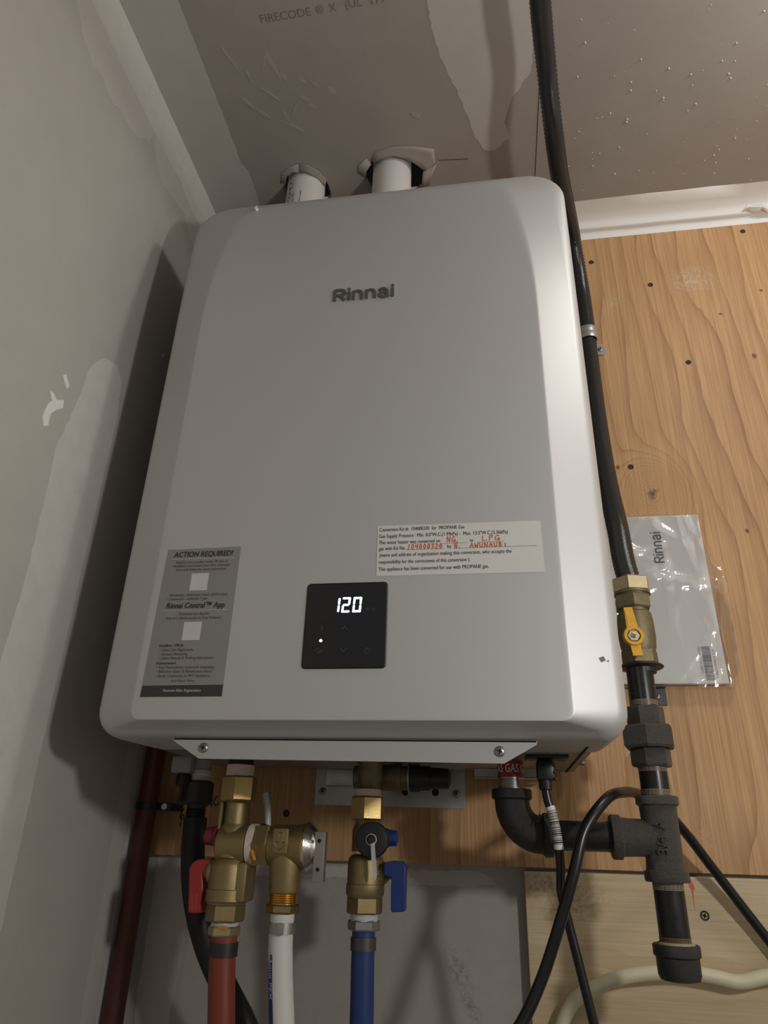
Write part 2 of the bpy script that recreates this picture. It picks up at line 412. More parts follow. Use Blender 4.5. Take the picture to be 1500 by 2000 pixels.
flap([(-.178, .152), (-.171, .133), (-.155, .125), (-.140, .122)], [(-.172, .152), (-.163, .139), (-.152, .134), (-.143, .137)], .0012)
flap([(-.139, .121), (-.125, .126), (-.112, .138), (-.103, .155)], [(-.142, .135), (-.130, .137), (-.118, .150), (-.108, .165)], .0016)
flap([(-.028, .130), (-.018, .116), (.010, .112), (.040, .115), (.070, .124), (.070, .146)], [(-.022, .135), (-.012, .129), (.008, .127), (.030, .135), (.045, .150), (.055, .163)], .0018)
flap([(.072, .150), (.064, .166), (.058, .186)], [(.050, .158), (.047, .172), (.046, .186)], .004)
flap([(-.052, .150), (-.049, .136), (-.034, .126)], [(-.040, .158), (-.038, .148), (-.028, .136)], .001)

def jag(pts, amp, step=.006, seed=1):
    r = random.Random(seed); out = []
    for i in range(len(pts)):
        a, b = Vector(pts[i]), Vector(pts[(i+1) % len(pts)]); n = max(1, int((b-a).length/step)); d = (b-a); pn = Vector((-d.y, d.x)).normalized() if d.length else Vector((0, 0))
        for k in range(n): out.append(tuple(a+d*(k/n)+pn*(r.uniform(-amp, amp) if k else 0)))
    return out
def wpatch(yz, m_='compound', th=.0005, amp=.0012, seed=1, name='joint_compound'):
    return MB().prism([(XL, y, z) for y, z in jag(yz, amp, seed=seed)], (1, 0, 0), th).build(name, m_, wl, None)
def cpatch(xy, m_='compound', th=.0005, amp=.0012, seed=1, name='joint_compound'):
    return MB().prism([(x, y, ZC) for x, y in jag(xy, amp, seed=seed)], (0, 0, -1), th).build(name, m_, ce, None)
def bpatch(xz, m_='compound', th=.0005, amp=.0012, seed=1, name='joint_compound', y=YD, par=None):
    return MB().prism([(x, y, z) for x, z in jag(xz, amp, seed=seed)], (0, -1, 0), th).build(name, m_, par or wb, None)
wpatch([(-.6, .797), (-.172, .795), (-.087, .791), (-.006, .792), (.074, .797), (.109, .792), (.145, .790), (.317, .79), (.317, ZC), (-.6, ZC)], 'compound_white' if 0 else 'compound', .0005, .0006, 2, 'corner_tape')
wpatch([(-.40, .79), (-.30, .770), (-.19, .762), (-.178, .751), (-.169, .738), (-.152, .730), (-.135, .722), (-.132, .733), (-.117, .732), (-.106, .726), (-.093, .724), (-.083, .733), (-.07, .735), (-.063, .734), (-.049, .735), (-.033, .744), (-.025, .757), (-.01, .767), (-.005, .795), (-.4, .797)], 'compound_dull', .0002, .0016, 3)
wpatch([(-.001, .795), (-.001, .778), (.019, .753), (.04, .743), (.066, .753), (.106, .764), (.13, .74), (.17, .75), (.22, .795)], 'compound_dull', .0002, .001, 4)
wpatch([(-.014, .385), (-.006, .401), (.008, .419), (.035, .428), (.050, .415), (.057, .36), (.056, .20), (.057, .0), (.060, -.20), (.06, -.7), (-.03, -.7), (-.030, .0), (-.029, .065), (-.027, .10), (-.026, .14), (-.028, .19), (-.029, .233), (-.032, .273), (-.023, .318), (-.016, .357)], 'compound', .0002, .0008, 5)
wpatch([(.215, .76), (.230, .3), (.222, -.1), (.226, -.7), (.317, -.7), (.317, .76)], 'compound_dull', .0002, .001, 6, 'corner_tape')
wpatch([(.252, .76), (.258, .3), (.255, -.1), (.258, -.7), (.317, -.7), (.317, .76)], 'compound', .0005, .001, 7, 'corner_tape')
wpatch([(-.051, .350), (-.047, .355), (-.037, .347), (-.040, .341)], 'compound_white', .0009, .0006, 8, 'spackle_dab')
wpatch([(-.063, .322), (-.057, .324), (-.050, .320), (-.040, .327), (-.038, .318), (-.048, .309), (-.053, .301), (-.052, .288), (-.058, .283), (-.063, .292), (-.060, .309), (-.056, .315)], 'compound_white', .0009, .0008, 9, 'spackle_dab')
wpatch([(.122, .512), (.128, .520), (.127, .512)], 'compound_white', .0009, .0002, 10, 'spackle_dab')
cpatch([(XL, -.6), (-.232, -.6), (-.230, -.123), (-.228, .05), (-.229, .11), (-.222, .125), (-.224, .21), (-.22, .317), (XL, .317)], 'compound_dull', .0002, .0006, 11, 'ceiling_tape')
cpatch([(.079, -.5), (.079, -.08), (.081, -.048), (.09, -.007), (.107, .033), (.122, .078), (.131, .114), (.145, .136), (.16, .138), (.182, .121), (.174, .096), (.184, .061), (.21, .026), (.211, -.033), (.207, -.063), (.21, -.5)], 'compound_dull', .0002, .0015, 12)
rs = random.Random(21)
for i, (x, y, a, l) in enumerate([(-.145, -.035, 2.0, .034), (-.135, -.028, 1.3, .046), (-.125, -.012, 1.0, .016), (-.101, -.004, .9, .013), (-.085, .004, .9, .016), (-.063, .016, .9, .016), (-.104, .022, .6, .018), (-.097, .034, .5, .013), (-.138, .045, 1.2, .022), (-.123, .036, 2.1, .024), (-.172, -.018, 1.4, .022), (-.185, .02, 1.0, .03), (-.17, .035, .8, .026), (-.150, .010, .8, .035), (.049, .068, .7, .02), (-.19, -.045, 1.2, .04), (-.13, .062, .6, .03)]):
    d = Vector((math.cos(a), math.sin(a))); p = Vector((-d.y, d.x)); w = rs.uniform(.0018, .0042)
    c = Vector((x, y)); pts = [c-d*l/2, c-d*l*.2+p*w, c+d*l*.3+p*w*.6, c+d*l/2, c+d*l*.2-p*w*.7, c-d*l*.25-p*w]
    cpatch([tuple(q) for q in pts], 'compound_smear', .0003+i*.00002, .0005, 30+i, 'compound_smear')
MB().box((.222, .16, ZC-.0001), (.0009, .30, .0006)).build('board_seam', 'recess_dark', ce, None)
MB().box((.098, .146, ZC-.0001), (.045, .0007, .0006), rot=Matrix.Rotation(.08, 3, 'Z')).build('paper_crack', 'recess_dark', ce, None)
b = MB()                                                     # beads of dried compound on the right half of the ceiling
for i in range(150):
    x = rs.uniform(.26, .62); y = rs.uniform(-.06, .25); r = rs.choice((.0004, .0006, .0010, .0014))*rs.uniform(.8, 1.2)
    b.lathe((x, y, ZC), (0, 0, -1), [(0, r), (r*.6, r*.75), (r*.9, r*.3)], 8)
o = b.build('compound_beads', 'compound', ce, 50); o['kind'] = 'stuff'
# printing on the gypsum board
text('board_print', 'FIRECODE', (-.134, -.083, ZC-.0004), (1, 0, 0), (0, -1, 0), 'ink_print', ce, .0095, .066)
text('board_print', '®  X', (-.061, -.0835, ZC-.0004), (1, 0, 0), (0, -1, 0), 'ink_print', ce, .0095, .026)
text('board_print', '(UL  177', (-.023, -.085, ZC-.0004), (1, 0, 0), (0, -1, 0), 'ink_print', ce, .0095, .052)
# coved white strip where the ceiling meets the back wall
prof = [(.2475, ZC), (.2475, ZC-.0008), (.270, ZC-.0018), (.283, ZC-.0045), (.290, ZC-.0090), (.2925, ZC-.0135), (.2945, ZC-.0150), (.299, ZC-.0138), (.3035, ZC-.0150), (.306, ZC-.0200), (.3065, .8412), (.3173, .8412), (.3173, ZC)]
b = MB(); vs = []; xs = [XL+.001+i*.05 for i in range(27)]
for i, x in enumerate(xs):
    for y, z in prof: vs.append((min(x, 1.0), y+(rs.uniform(-.0008, .0008) if y < .26 else 0), z+(rs.uniform(-.0004, .0004) if .27 < y < .30 else 0)))
n = len(prof); fs = [(i*n+k, i*n+(k+1) % n, (i+1)*n+(k+1) % n, (i+1)*n+k) for i in range(len(xs)-1) for k in range(n)]
b.add(vs, fs+[tuple(range(n)), tuple(reversed(range((len(xs)-1)*n, len(xs)*n)))])
tr1 = struct(b.build('trim_1', 'compound_white', None, 60), 'white coved compound strip between ceiling and plywood', 'trim')
b = MB(); b.prism(jag([(.552, .2950), (.575, .288), (.60, .285), (.62, .295), (.60, .303), (.56, .302)], .002, .004, 5) and [(x, .290+.004*math.sin(x*300), .8475+(y-.285)*.6) for x, y in jag([(.552, .2950), (.575, .288), (.60, .285), (.62, .295), (.60, .303), (.56, .302)], .0018, .004, 5)], (0, -1, 0), .004)
b.build('compound_lump', 'compound_white', tr1, None)

# ------------------------------------------------------------------ plywood boards
pw = MB().box((.3475, (YB+YD)/2, (.8405-.0995)/2), (1.295, YD-YB, .9400), .0006).build('plywood_sheet', 'plywood', None, None)
tag(pw, 'large knotty brown plywood sheet fixed behind the heater', 'plywood')
pb = MB().box((.575, .3100, -.553), (.849, .0145, .900), .0008).build('plywood_offcut', 'pale_plywood', None, None)
tag(pb, 'pale yellowish plywood board below the brown plywood sheet', 'plywood')
for x, z in ((.312, .789), (.397, .730), (.552, .825), (.327, .4035), (.334, -.065), (-.129, -.050), (.43, .575), (.62, .45), (.6, .1)):
    screw(pw, (x, YB-.0002, z), (0, -1, 0), .0040, 'screw_dark', flat=True)
screw(pb, (.335, .3027, -.139), (0, -1, 0), .0048, 'screw_dark', flat=True)
bpatch([(.323, -.1040), (.3262, -.1045), (.3295, -.1155), (.3272, -.1150), (.3262, -.1345), (.3252, -.1150), (.3235, -.1120)], 'ink_red', .0002, .0002, 42, 'red_paint_mark', .3027, pb)
# marker scribble half hidden behind the drain hose
def strokes(name, lines, o, right, up, r, m_, parent, label=None):
    b = MB(); o = Vector(o); right = Vector(right); up = Vector(up)
    for l in lines:
        b.tube([o+right*x+up*y for x, y in l], r, 6, 4)
    return b.build(name, m_, parent, 60, label)
strokes('marker_writing', [[(0, 0), (.002, -.001), (.006, .001)], [(.001, .004), (.001, -.024)], [(.006, -.033), (.009, -.030), (.006, -.040), (.012, -.041), (.009, -.036), (.008, -.050)],
    [(.032, -.026), (.036, -.016), (.040, -.027)], [(.043, -.013), (.045, -.026)], [(.051, -.014), (.047, -.020), (.050, -.025), (.055, -.022)],
    [(.036, -.039), (.030, -.041), (.031, -.058), (.037, -.054)], [(.030, -.049), (.035, -.047)]], (-.270, YB-.0002, -.018), (1, 0, 0), (0, 0, 1), .0007, 'ink_dark', pw)
# compound and stains on the drywall below the plywood
bpatch([(-.26, -.105), (.10, -.106), (.12, -.118), (.06, -.122), (-.02, -.117), (-.26, -.118)], 'compound_dull', .0004, .0015, 51)
bpatch([(-.29, -.1), (-.238, -.1), (-.243, -.2), (-.252, -.30), (-.25, -.7), (-.29, -.7)], 'compound_dull', .0006, .0012, 52, 'corner_tape')

# ------------------------------------------------------------------ water heater
HT = thing('water_heater', 'silver wall-hung tankless water heater showing 120 on its display', 'water heater')
def rrect(w, zb, zt, rt, rb, n=8, m=0):
    pts = []
    for cx, cz, r, a0 in ((w-rb, zb+rb, rb, -90), (w-rt, zt-rt, rt, 0), (-w+rt, zt-rt, rt, 90), (-w+rb, zb+rb, rb, 180)):
        for i in range(n+1):
            a = math.radians(a0+90*i/n); pts.append((cx+r*math.cos(a), cz+r*math.sin(a)))
        if m and a0 in (-90, 90):                       # extra points up (or down) the straight side
            za, zb_ = (zb+rb, zt-rt) if a0 < 0 else (zt-rt, zb+rb)
            for i in range(1, m): pts.append((math.copysign(w, cx), za+(zb_-za)*i/m))
    return pts
rings = [(.2345, .0008, .6735, .045, .024, .110), (.235, 0, .674, .045, .024, .045), (.2349, .0002, .6738, .045, .024, .036), (.2340, .0008, .6730, .0445, .0236, .0295), (.2318, .0022, .6712, .044, .0225, .0240), (.2285, .0045, .6685, .0425, .0205, .0195), (.2240, .0068, .6650, .040, .019, .0160),
         (.1898, .0112, .6480, .030, .010, .0009), (.1884, .0116, .6455, .029, .009, .0003), (.1872, .0121, .6430, .0285, .0085, .00003), (.184, .016, .638, .027, .007, 0)]
b = MB(); vs = []
for k, (w, zb, zt, rt, rb, y) in enumerate(rings):
    zt -= .0005; wt = (0, 0, 0, .2, .4, .55, .65, 1, 1, 1, 1)[k]
    fade = (0, 0, 0, 0, 0, .01, .03, .11, .17, .22, .27)[k]      # the side crease softens and drifts inwards towards the top
    vs += [(x*(1-fade*max(0, (z-.44)/.2)**2), y+.0125*wt*max(0, (z-.47)/.17)**2, z) for x, z in rrect(w, zb, zt, rt, rb, 8, 30)]
N = len(rrect(.2, 0, .6, .03, .02, 8, 30)); fs = []
for k in range(len(rings)-1):
    for i in range(N):
        j = (i+1) % N; fs.append((k*N+i, k*N+j, (k+1)*N+j, (k+1)*N+i))
L0 = (len(rings)-1)*N; fs += [(L0+k, L0+k+1, L0+N-2-k, L0+N-1-k) for k in range(N//2-1)]
fs.append(tuple(reversed(range(N))))
b.add(vs, fs); fc = b.build('front_cover', 'silver_paint', HT, 50, wn=True)
MB().box((0, .201, .331), (.432, .184, .656), .004).build('casing', 'casing_metal', HT, 40)
MB().box((0, .202, .0015), (.424, .178, .002), .0006).build('bottom_plate', 'casing_metal', HT, None)
MB().box((.2035, .175, -.0002), (.0012, .225, .0014)).build('bottom_plate_seam', 'recess_dark', HT, None)
lip = MB(); lip.prism([(-.158, .0290, 0), (-.157, .0290, -.0025), (-.132, .0290, -.0168), (.132, .0290, -.0178), (.159, .0290, -.0030), (.160, .0290, 0)], (0, 1, 0), .0012)
lip.box((0, .060, -.0005), (.318, .062, .0012))
lo = lip.build('mounting_lip', 'lip_paint', HT, None)
for x, z in ((-.1288, -.0078), (.1288, -.0085)): screw(lo, (x, .0290, z), (0, -1, 0), .0044)
# scratches and scuffs on the paint
for pts in ([(.213, .064), (.2175, .066), (.219, .0625), (.215, .0605)], [(.2195, .062), (.222, .0635), (.221, .061)]):
    MB().prism([(x, .0009+(x-.1898)*.4415+.00003, z) for x, z in pts], (0, -1, 0), .0002).build('scuff_mark', 'scuff_grey', fc, None)
MB().prism([(-.1500, .0140, .6440), (-.1470, .0140, .6480), (-.1450, .0140, .6435), (-.1475, .0140, .6400)], (0, -1, 0), .0030).build('paint_chip', 'compound_white', fc, None)
def brand(name, x0, z0, w, h, m_, parent, org, right, up, th, label=None, t=.15):
    # drawn word mark: heavy strokes, tall x-height; units: x in letter advances, y 0..1 = cap height
    ar = lambda cx, cy, rx, ry, a0, a1, n=8: [(cx+rx*math.cos(math.radians(a0+(a1-a0)*k/n)), cy+ry*math.sin(math.radians(a0+(a1-a0)*k/n))) for k in range(n+1)]
    R = [[(.08, 0), (.08, .92)], [(.08, .92)]+[(.42, .92)]+ar(.42, .69, .20, .23, 90, -90)+[(.08, .46)], [(.36, .46), (.64, .0)]]
    I = lambda x: [[(x, 0), (x, .72)]]
    Nn = lambda x: [[(x, 0), (x, .74)], [(x, .50)]+ar(x+.22, .50, .22, .22, 180, 0)+[(x+.44, 0)]]
    A = lambda x: [ar(x+.22, .52, .22, .20, 160, 0)+[(x+.46, 0)], ar(x+.24, .21, .22, .19, 60, 370, 12)]
    L = R+I(.86)+Nn(1.12)+Nn(1.84)+A(2.52)+I(3.26)
    sx = w/(3.26+.16); org = Vector(org); right = Vector(right); up = Vector(up); nr = right.cross(up); b = MB()
    P = lambda x, y: org+right*(x*sx)+up*(y*h)
    hw = t/2
    for l in L:
        for (xa, ya), (xb, yb) in zip(l, l[1:]):
            A_, B_ = P(xa, ya), P(xb, yb); d = (B_-A_).normalized(); p = d.cross(nr)*(hw*h*1.12); e = d*(hw*h*.15)
            b.prism([A_-e+p, A_-e-p, B_+e-p, B_+e+p], nr, th+len(b.f)*1e-7)
    for x in (.86, 3.26):
        c = P(x, .95); b.prism([c+right*(hw*h*1.2*math.cos(a))+up*(hw*h*1.1*math.sin(a)) for a in [k*math.pi/5 for k in range(10)]], nr, th)
    return b.build(name, m_, parent, None, label)
brand('logo', 0, 0, .0705, .0165, 'logo_dark', HT, (-.0340, .0, .4655), (1, 0, 0), (0, 0, 1), .0016, 'raised dark grey maker name lettering', .175)

# --- grey registration sticker
ST = MB().prism([(-.1815, 0, .0308), (-.1061, 0, .0312), (-.1058, 0, .1713), (-.1790, 0, .1703)], (0, -1, 0), .0003).build('registration_sticker', 'sticker_grey', HT, None, 'grey paper sticker headed ACTION REQUIRED!')
MB().prism([(-.18145, -.0003, .0308), (-.1061, -.0003, .0312), (-.1063, -.0003, .0412), (-.1811, -.0003, .0406)], (0, -1, 0), .00008).build('dark_band', 'sticker_dark', ST, None)
for x0, x1, z in ((-.1735, -.1113, .1604), (-.1739, -.1117, .1092)):
    MB().box(((x0+x1)/2, -.00035, z), (x1-x0, .0001, .00035)).build('white_rule', 'ink_light', ST, None)
for z in (.1368, .0896):
    MB().box((-.1425, -.00035, z), (.0171, .0001, .0170)).build('blank_code_square', 'ink_light', ST, None)
STICKER = [('ACTION REQUIRED!', -.1720, -.1127, .1624, 1), ('Register your product within 90 days of', -.1685, -.1165, .1558, 0), ('Installation and extend your labor coverage.', -.1707, -.1144, .1521, 0), ('Scan code below for quick registration.', -.1678, -.1173, .1483, 0),
  ('• Residential - Additional 4 years ($350 value)', -.1713, -.1135, .1230, 0), ('• Commercial - Additional 1 year', -.1716, -.1318, .1193, 0), ('Rinnai Central™ App', -.1711, -.1142, .1114, 1), ('Download our App for', -.1574, -.1281, .1048, 0), ('Easy and Quick access to Key Features.', -.1695, -.1157, .1009, 0),
  ('Installers / PROs', -.1715, -.1483, .0753, 2), ('• Quick Unit Registration', -.1699, -.1383, .0713, 0), ('• Remote Monitoring', -.1697, -.1430, .0675, 0), ('• Latest Manuals & Training Information', -.1699, -.1191, .0639, 0), ('Homeowners', -.1716, -.1529, .0593, 2),
  ('• Easy Recirculation Control & Scheduling', -.1702, -.1162, .0556, 0), ('• Real-time Status & Maintenance Alerts', -.1699, -.1180, .0519, 0), ('• Quick Connection to PRO Assistance', -.1701, -.1194, .0480, 0), ('And Much More...', -.1550, -.1315, .0436, 0), ('Remove After Registration', -.1609, -.1262, .0352, 3)]
for s, x0, x1, z, k in STICKER:
    text('printed_line', s, (x0, -.00045, z), (1, 0, 0), (0, 0, 1), {0: 'ink_mid', 1: 'ink_dark', 2: 'ink_dark', 3: 'ink_light'}[k], ST, {0: .0024, 1: .0052, 2: .0024, 3: .0024}[k], x1-x0, bold={0: .004, 1: .03, 2: .025, 3: 0}[k], shear=.15)
# --- white conversion label with red handwriting
CL = MB().prism([(.0256, 0, .1376), (.1740, 0, .1371), (.1736, 0, .1862), (.0254, 0, .1869)], (0, -1, 0), .0003).build('conversion_label', 'label_white', HT, None, 'white propane conversion label filled in with red handwriting')
for s, x0, x1, z in [('Conversion Kit #:  104000330  for  PROPANE Gas', .0272, .1058, .1813), ('Gas Supply Pressure : Min. 8.0"W.C.(1.99kPa) -  Max. 13.5"W.C.(3.36kPa)', .0270, .1443, .1747), ('This water heater was converted on', .0270, .0835, .1684), ('to', .1104, .1134, .1677), ('gas with Kit No.', .0274, .0518, .1624), ('by', .0899, .0936, .1625),
  ('(name and address of organization making this conversion, who accepts the', .0282, .1467, .1560), ('responsibility for the correctness of this conversion ).', .0276, .1101, .1492), ('This appliance has been converted for use with PROPANE gas.', .0275, .1263, .1423)]:
    text('printed_line', s, (x0, -.00045, z), (1, 0, 0), (0, 0, 1), 'ink_dark', CL, .0034, x1-x0, bold=.008)
for x0, x1, z in ((.085, .1081, .1671), (.1165, .1403, .1671), (.0524, .0866, .1622), (.0964, .1693, .1620)):
    MB().box(((x0+x1)/2, -.0004, z), (x1-x0, .0001, .00025)).build('fill_in_rule', 'ink_dark', CL, None)
GL = {'N': [[(0, 0), (.1, 1), (.55, 0), (.7, 1.05)]], 'G': [[(.7, .85), (.4, 1), (.05, .6), (.1, .1), (.45, 0), (.7, .45), (.4, .42)], [(.7, .45), (.72, -.05)]], ',': [[(.2, .1), (.1, -.2)]], 'L': [[(.1, 1), (.0, .05), (.7, .1)]], 'P': [[(.1, 0), (.2, 1)], [(.15, 1), (.6, .95), (.6, .6), (.15, .5)]],
      '1': [[(.2, 0), (.5, 1)]], '0': [[(.35, 1), (.05, .5), (.3, 0), (.65, .5), (.35, 1)]], '4': [[(.15, 1), (.1, .5), (.65, .55)], [(.65, 1), (.45, 0)]], '3': [[(.05, .9), (.6, .95), (.3, .55), (.6, .3), (.05, 0)]], '2': [[(.05, .8), (.4, 1), (.5, .6), (.0, 0), (.65, .05)]],
      'A': [[(0, 0), (.4, 1), (.7, 0)], [(.1, .4), (.65, .4)]], 'U': [[(.05, 1), (.1, .1), (.55, .1), (.65, 1)]], 'W': [[(0, 1), (.15, 0), (.35, .6), (.55, 0), (.75, 1)]], 'B': [[(.1, 0), (.1, 1), (.5, .8), (.15, .52), (.6, .3), (.1, 0)]], 'I': [[(.3, 0), (.32, .8)]], '.': [[(.1, .15), (.2, .2)]], ' ': []}
for s, x0, x1, z, h in (('NG,', .0897, .1025, .1682, .0056), ('LPG', .1214, .1382, .1684, .0050), ('104000320', .0536, .0864, .1624, .0050), ('N.', .0964, .1035, .1619, .0050), ('AWUNAUBI', .1102, .1445, .1622, .0042)):
    w = (x1-x0)/len(s); L = [[(x0+i*w+px*w, z+py*h) for px, py in l] for i, c in enumerate(s) for l in GL[c]]
    b = MB(); kq = 0
    for l in L:
        for (xa, za), (xb, zb_) in zip(l, l[1:]):
            d = Vector((xb-xa, zb_-za)); p = Vector((-d.y, d.x)).normalized()*.00034; e = d.normalized()*.0002
            b.prism([(xa-e.x+p.x, -.0004, za-e.y+p.y), (xa-e.x-p.x, -.0004, za-e.y-p.y), (xb+e.x-p.x, -.0004, zb_+e.y-p.y), (xb+e.x+p.x, -.0004, zb_+e.y+p.y)], (0, -1, 0), .00008+kq*.000004); kq += 1
    b.build('handwriting', 'ink_red', CL, None)
# --- control panel
CP = MB().prism([(x, .002, z) for x, z in [(x-.0004, z) for x, z in rrect(.0362, .0550, .1309, .003, .003, 4)]], (0, -1, 0), .0030).build('control_panel', 'panel_glass', HT, None, 'black glass control panel with a lit 120')
bz = MB(); a_ = rrect(.0370, .0542, .1317, .0036, .0036, 4); c_ = rrect(.0360, .0552, .1307, .003, .003, 4); n = len(a_)
bz.add([(x-.0004, -.0007, z) for x, z in a_]+[(x-.0004, -.0013, z) for x, z in c_]+[(x-.0004, .002, z) for x, z in a_], [(i, (i+1) % n, n+(i+1) % n, n+i) for i in range(n)]+[(2*n+i, 2*n+(i+1) % n, (i+1) % n, i) for i in range(n)])
bz.build('panel_rim', 'panel_rim', CP, None)
YG = -.0011
def seg_digit(segs, x0, x1, z0, z1, slant=.0009):
    zm = (z0+z1)/2; t = .0018; g_ = .0003; b = MB()
    R = {'a': (x0, z1-t, x1, z1), 'd': (x0, z0, x1, z0+t), 'g': (x0+t*.5, zm-t/2, x1-t*.5, zm+t/2), 'f': (x0, zm+g_, x0+t, z1-t*.35), 'b': (x1-t, zm+g_, x1, z1-t*.35), 'e': (x0, z0+t*.35, x0+t, zm-g_), 'c': (x1-t, z0+t*.35, x1, zm-g_)}
    for s in segs:
        a, c, d, e = R[s]; k = .0005
        P = [(a+k, c), (d-k, c), (d, c+k), (d, e-k), (d-k, e), (a+k, e), (a, e-k), (a, c+k)]
        b.prism([(x+(z-z0)/(z1-z0)*slant, YG, z) for x, z in P], (0, -1, 0), .0001)
    return b
for s, x0, x1 in (('bc', -.0095, -.0067), ('abged', -.0047, .0026), ('abcdef', .0052, .0128)):
    seg_digit(s, x0, x1, .1038, .1178).build('lit_digit', 'led_white', CP, None)
MB().lathe((-.0215, YG, .0787), (0, -1, 0), [(0, .0013), (.0001, .0013)], 18).build('indicator_light', 'led_white', CP, None)
text('unit_mark', '°F/°C', (.0163, YG, .1048), (1, 0, 0), (0, 0, 1), 'icon_grey', CP, .0026, .0098)
def poly_icon(name, lines, w=.00030, m_='icon_grey'):
    b = MB()
    for l in lines:
        for (xa, za), (xb, zb_) in zip(l, l[1:]):
            d = Vector((xb-xa, zb_-za)); p = Vector((-d.y, d.x)).normalized()*w; e = d.normalized()*w*.6
            b.prism([(xa-e.x+p.x, YG, za-e.y+p.y), (xa-e.x-p.x, YG, za-e.y-p.y), (xb+e.x-p.x, YG, zb_+e.y-p.y), (xb+e.x+p.x, YG, zb_+e.y+p.y)], (0, -1, 0), .00006)
    return b.build(name, m_, CP, None)
poly_icon('up_arrow', [[(-.0034, .0885), (-.0009, .0911), (.0016, .0884)]])
poly_icon('down_arrow', [[(-.0034, .0714), (-.0008, .0688), (.0017, .0714)]])
poly_icon('power_icon', [[(.0198+.0024*math.sin(math.radians(a)), .0693+.0024*math.cos(math.radians(a))) for a in range(35, 326, 29)], [(.0198, .0695), (.0198, .0722)]], .00025)
poly_icon('wireless_icon', [[(-.0224, .0912), (-.0204, .0886), (-.0214, .0876), (-.0214, .0921), (-.0204, .0911), (-.0224, .0886)]], .0002)
poly_icon('tap_icon', [[(-.0255, .0700), (-.0250, .0716), (-.0236, .0716), (-.0232, .0704)], [(-.0226, .0690), (-.0236, .0676)], [(-.0216, .0700), (-.0226, .0676)], [(-.0206, .0708), (-.0208, .0694), (-.0214, .0684)], [(-.0192, .0712), (-.0196, .0694), (-.0204, .0680)]], .00022)
for x0, z0, x1, z1 in ((-.0283, .0847, -.0139, .0963), (-.0280, .0635, -.0144, .0753)):
    poly_icon('touch_zone', [[(x0, z0), (x1, z0), (x1, z1), (x0, z1), (x0, z0)]], .00012, 'icon_line')
# --- fittings under the heater
MB().lathe((-.1365, .15, .002), (0, 0, -1), [(0, .0150), (.004, .0150), (.004, .0128), (.0135, .0128)], 24).build('hot_outlet', 'screw_dark', HT, 40)
t_ = MB(); t_.lathe((-.1365, .15, -.0105), (0, 0, -1), [(0, .0135)]+[(k*.0012+d, .0138+(.0003 if d else 0)) for k in range(9) for d in (0, .0006)]+[(.0115, .0134)], 24); t_.build('thread_tape', 'teflon_tape', HT, 50, 'pinkish white thread tape')
b = MB(); b.lathe((-.030, .222, -.0145), (1, 0, 0), [(0, .012), (.010, .0135), (.012, .0135), (.040, .0135), (.046, .0148), (.052, .0148), (.0525, .0125), (.060, .0125)], 24)
b.lathe((-.009, .200, .003), (0, 0, -1), [(0, .0135), (.020, .0135), (.024, .0125), (.034, .0120)], 24)
b.build('cold_inlet_body', 'brass_dirty', HT, 40)
MB().lathe((.030, .222, -.0145), (1, 0, 0), [(0, .0165), (.0008, .0168), (.0016, .0165)], 24).build('filter_clip', 'steel_dull', HT, 40)
b = MB(); b.lathe((.0315, .222, -.0145), (1, 0, 0), [(0, .0140), (.010, .0140), (.012, .0125), (.022, .0125), (.023, .0110), (.042, .0105), (.044, .006)], 20)
b.build('filter_cap', 'plastic_black', HT, 40)
t_ = MB(); t_.lathe((-.009, .19, -.0290), (0, 0, -1), [(0, .0130)]+[(k*.0012+d, .0136+(.0003 if d else 0)) for k in range(6) for d in (0, .0006)]+[(.0078, .0132)], 24); t_.build('thread_tape', 'teflon_tape', HT, 50, 'pinkish white thread tape')
MB().box((-.223, .205, -.006), (.024, .020, .018), .003).build('cable_gland', 'plastic_grey', HT, 40)
MB().lathe((-.2215, .205, -.015), (0, 0, -1), [(0, .0078), (.003, .0085), (.011, .0085), (.013, .0070), (.014, .0055)], 12).build('gland_nut', 'plastic_black', HT, 30)
b = MB(); b.lathe((-.2105, .22, .002), (0, 0, -1), [(0, .0135), (.010, .0135), (.010, .0125)]+[(.0102+k*.0016+d, .0125+(.0006 if d == .0006 else 0)) for k in range(8) for d in (0, .0006, .0012)]+[(.024, .0120)], 24)
b.build('drain_outlet', 'plastic_grey', HT, 50)
MB().lathe((-.2105, .22, -.0100), (0, 0, -1), [(0, .0128)]+[(.0005+k*.0014+d, .0128+(.0005 if d == .0005 else 0)) for k in range(8) for d in (0, .0005, .001)]+[(.0125, .0125)], 24).build('drain_thread', 'teflon_tape', HT, 50)
b = MB(); b.lathe((.139, .17, .004), (0, 0, -1), [(0, .0150), (.004, .0150), (.005, .0128), (.038, .0128)], 24); b.build('gas_inlet', 'steel_dull', HT, 40)
gb = MB().lathe((.139, .17, -.0005), (0, 0, -1), [(0, .0131), (.0165, .0131)], 28, cap=False).build('gas_band', 'band_red', HT, 50, 'red band printed GAS GAS GAS')
def wrap(cx, cy, r, z0, a_mid):
    def f(x, y, z):
        a = a_mid + x/r; return (cx+(r+z)*math.sin(a), cy-(r+z)*math.cos(a), z0+y)
    return f
text('band_print', 'GAS GAS GAS', (0, 0, 0), (1, 0, 0), (0, 0, 1), 'ink_light', gb, .0075, .046, bold=.02, center=True, bend=wrap(.139, .17, .01325, -.0125, 0.1))
b = MB()
for k in range(8): b.lathe((.139, .17, -.0185-k*.0012), (0, 0, -1), [(0, .0126), (.0006, .0133), (.0011, .0126)], 24, cap=False)
b.build('gas_inlet_thread', 'steel_dull', HT, 60)
b = MB(); b.box((.173, .14, -.0005), (.040, .030, .004), .0012); b.build('power_inlet', 'plastic_black', HT, 40)
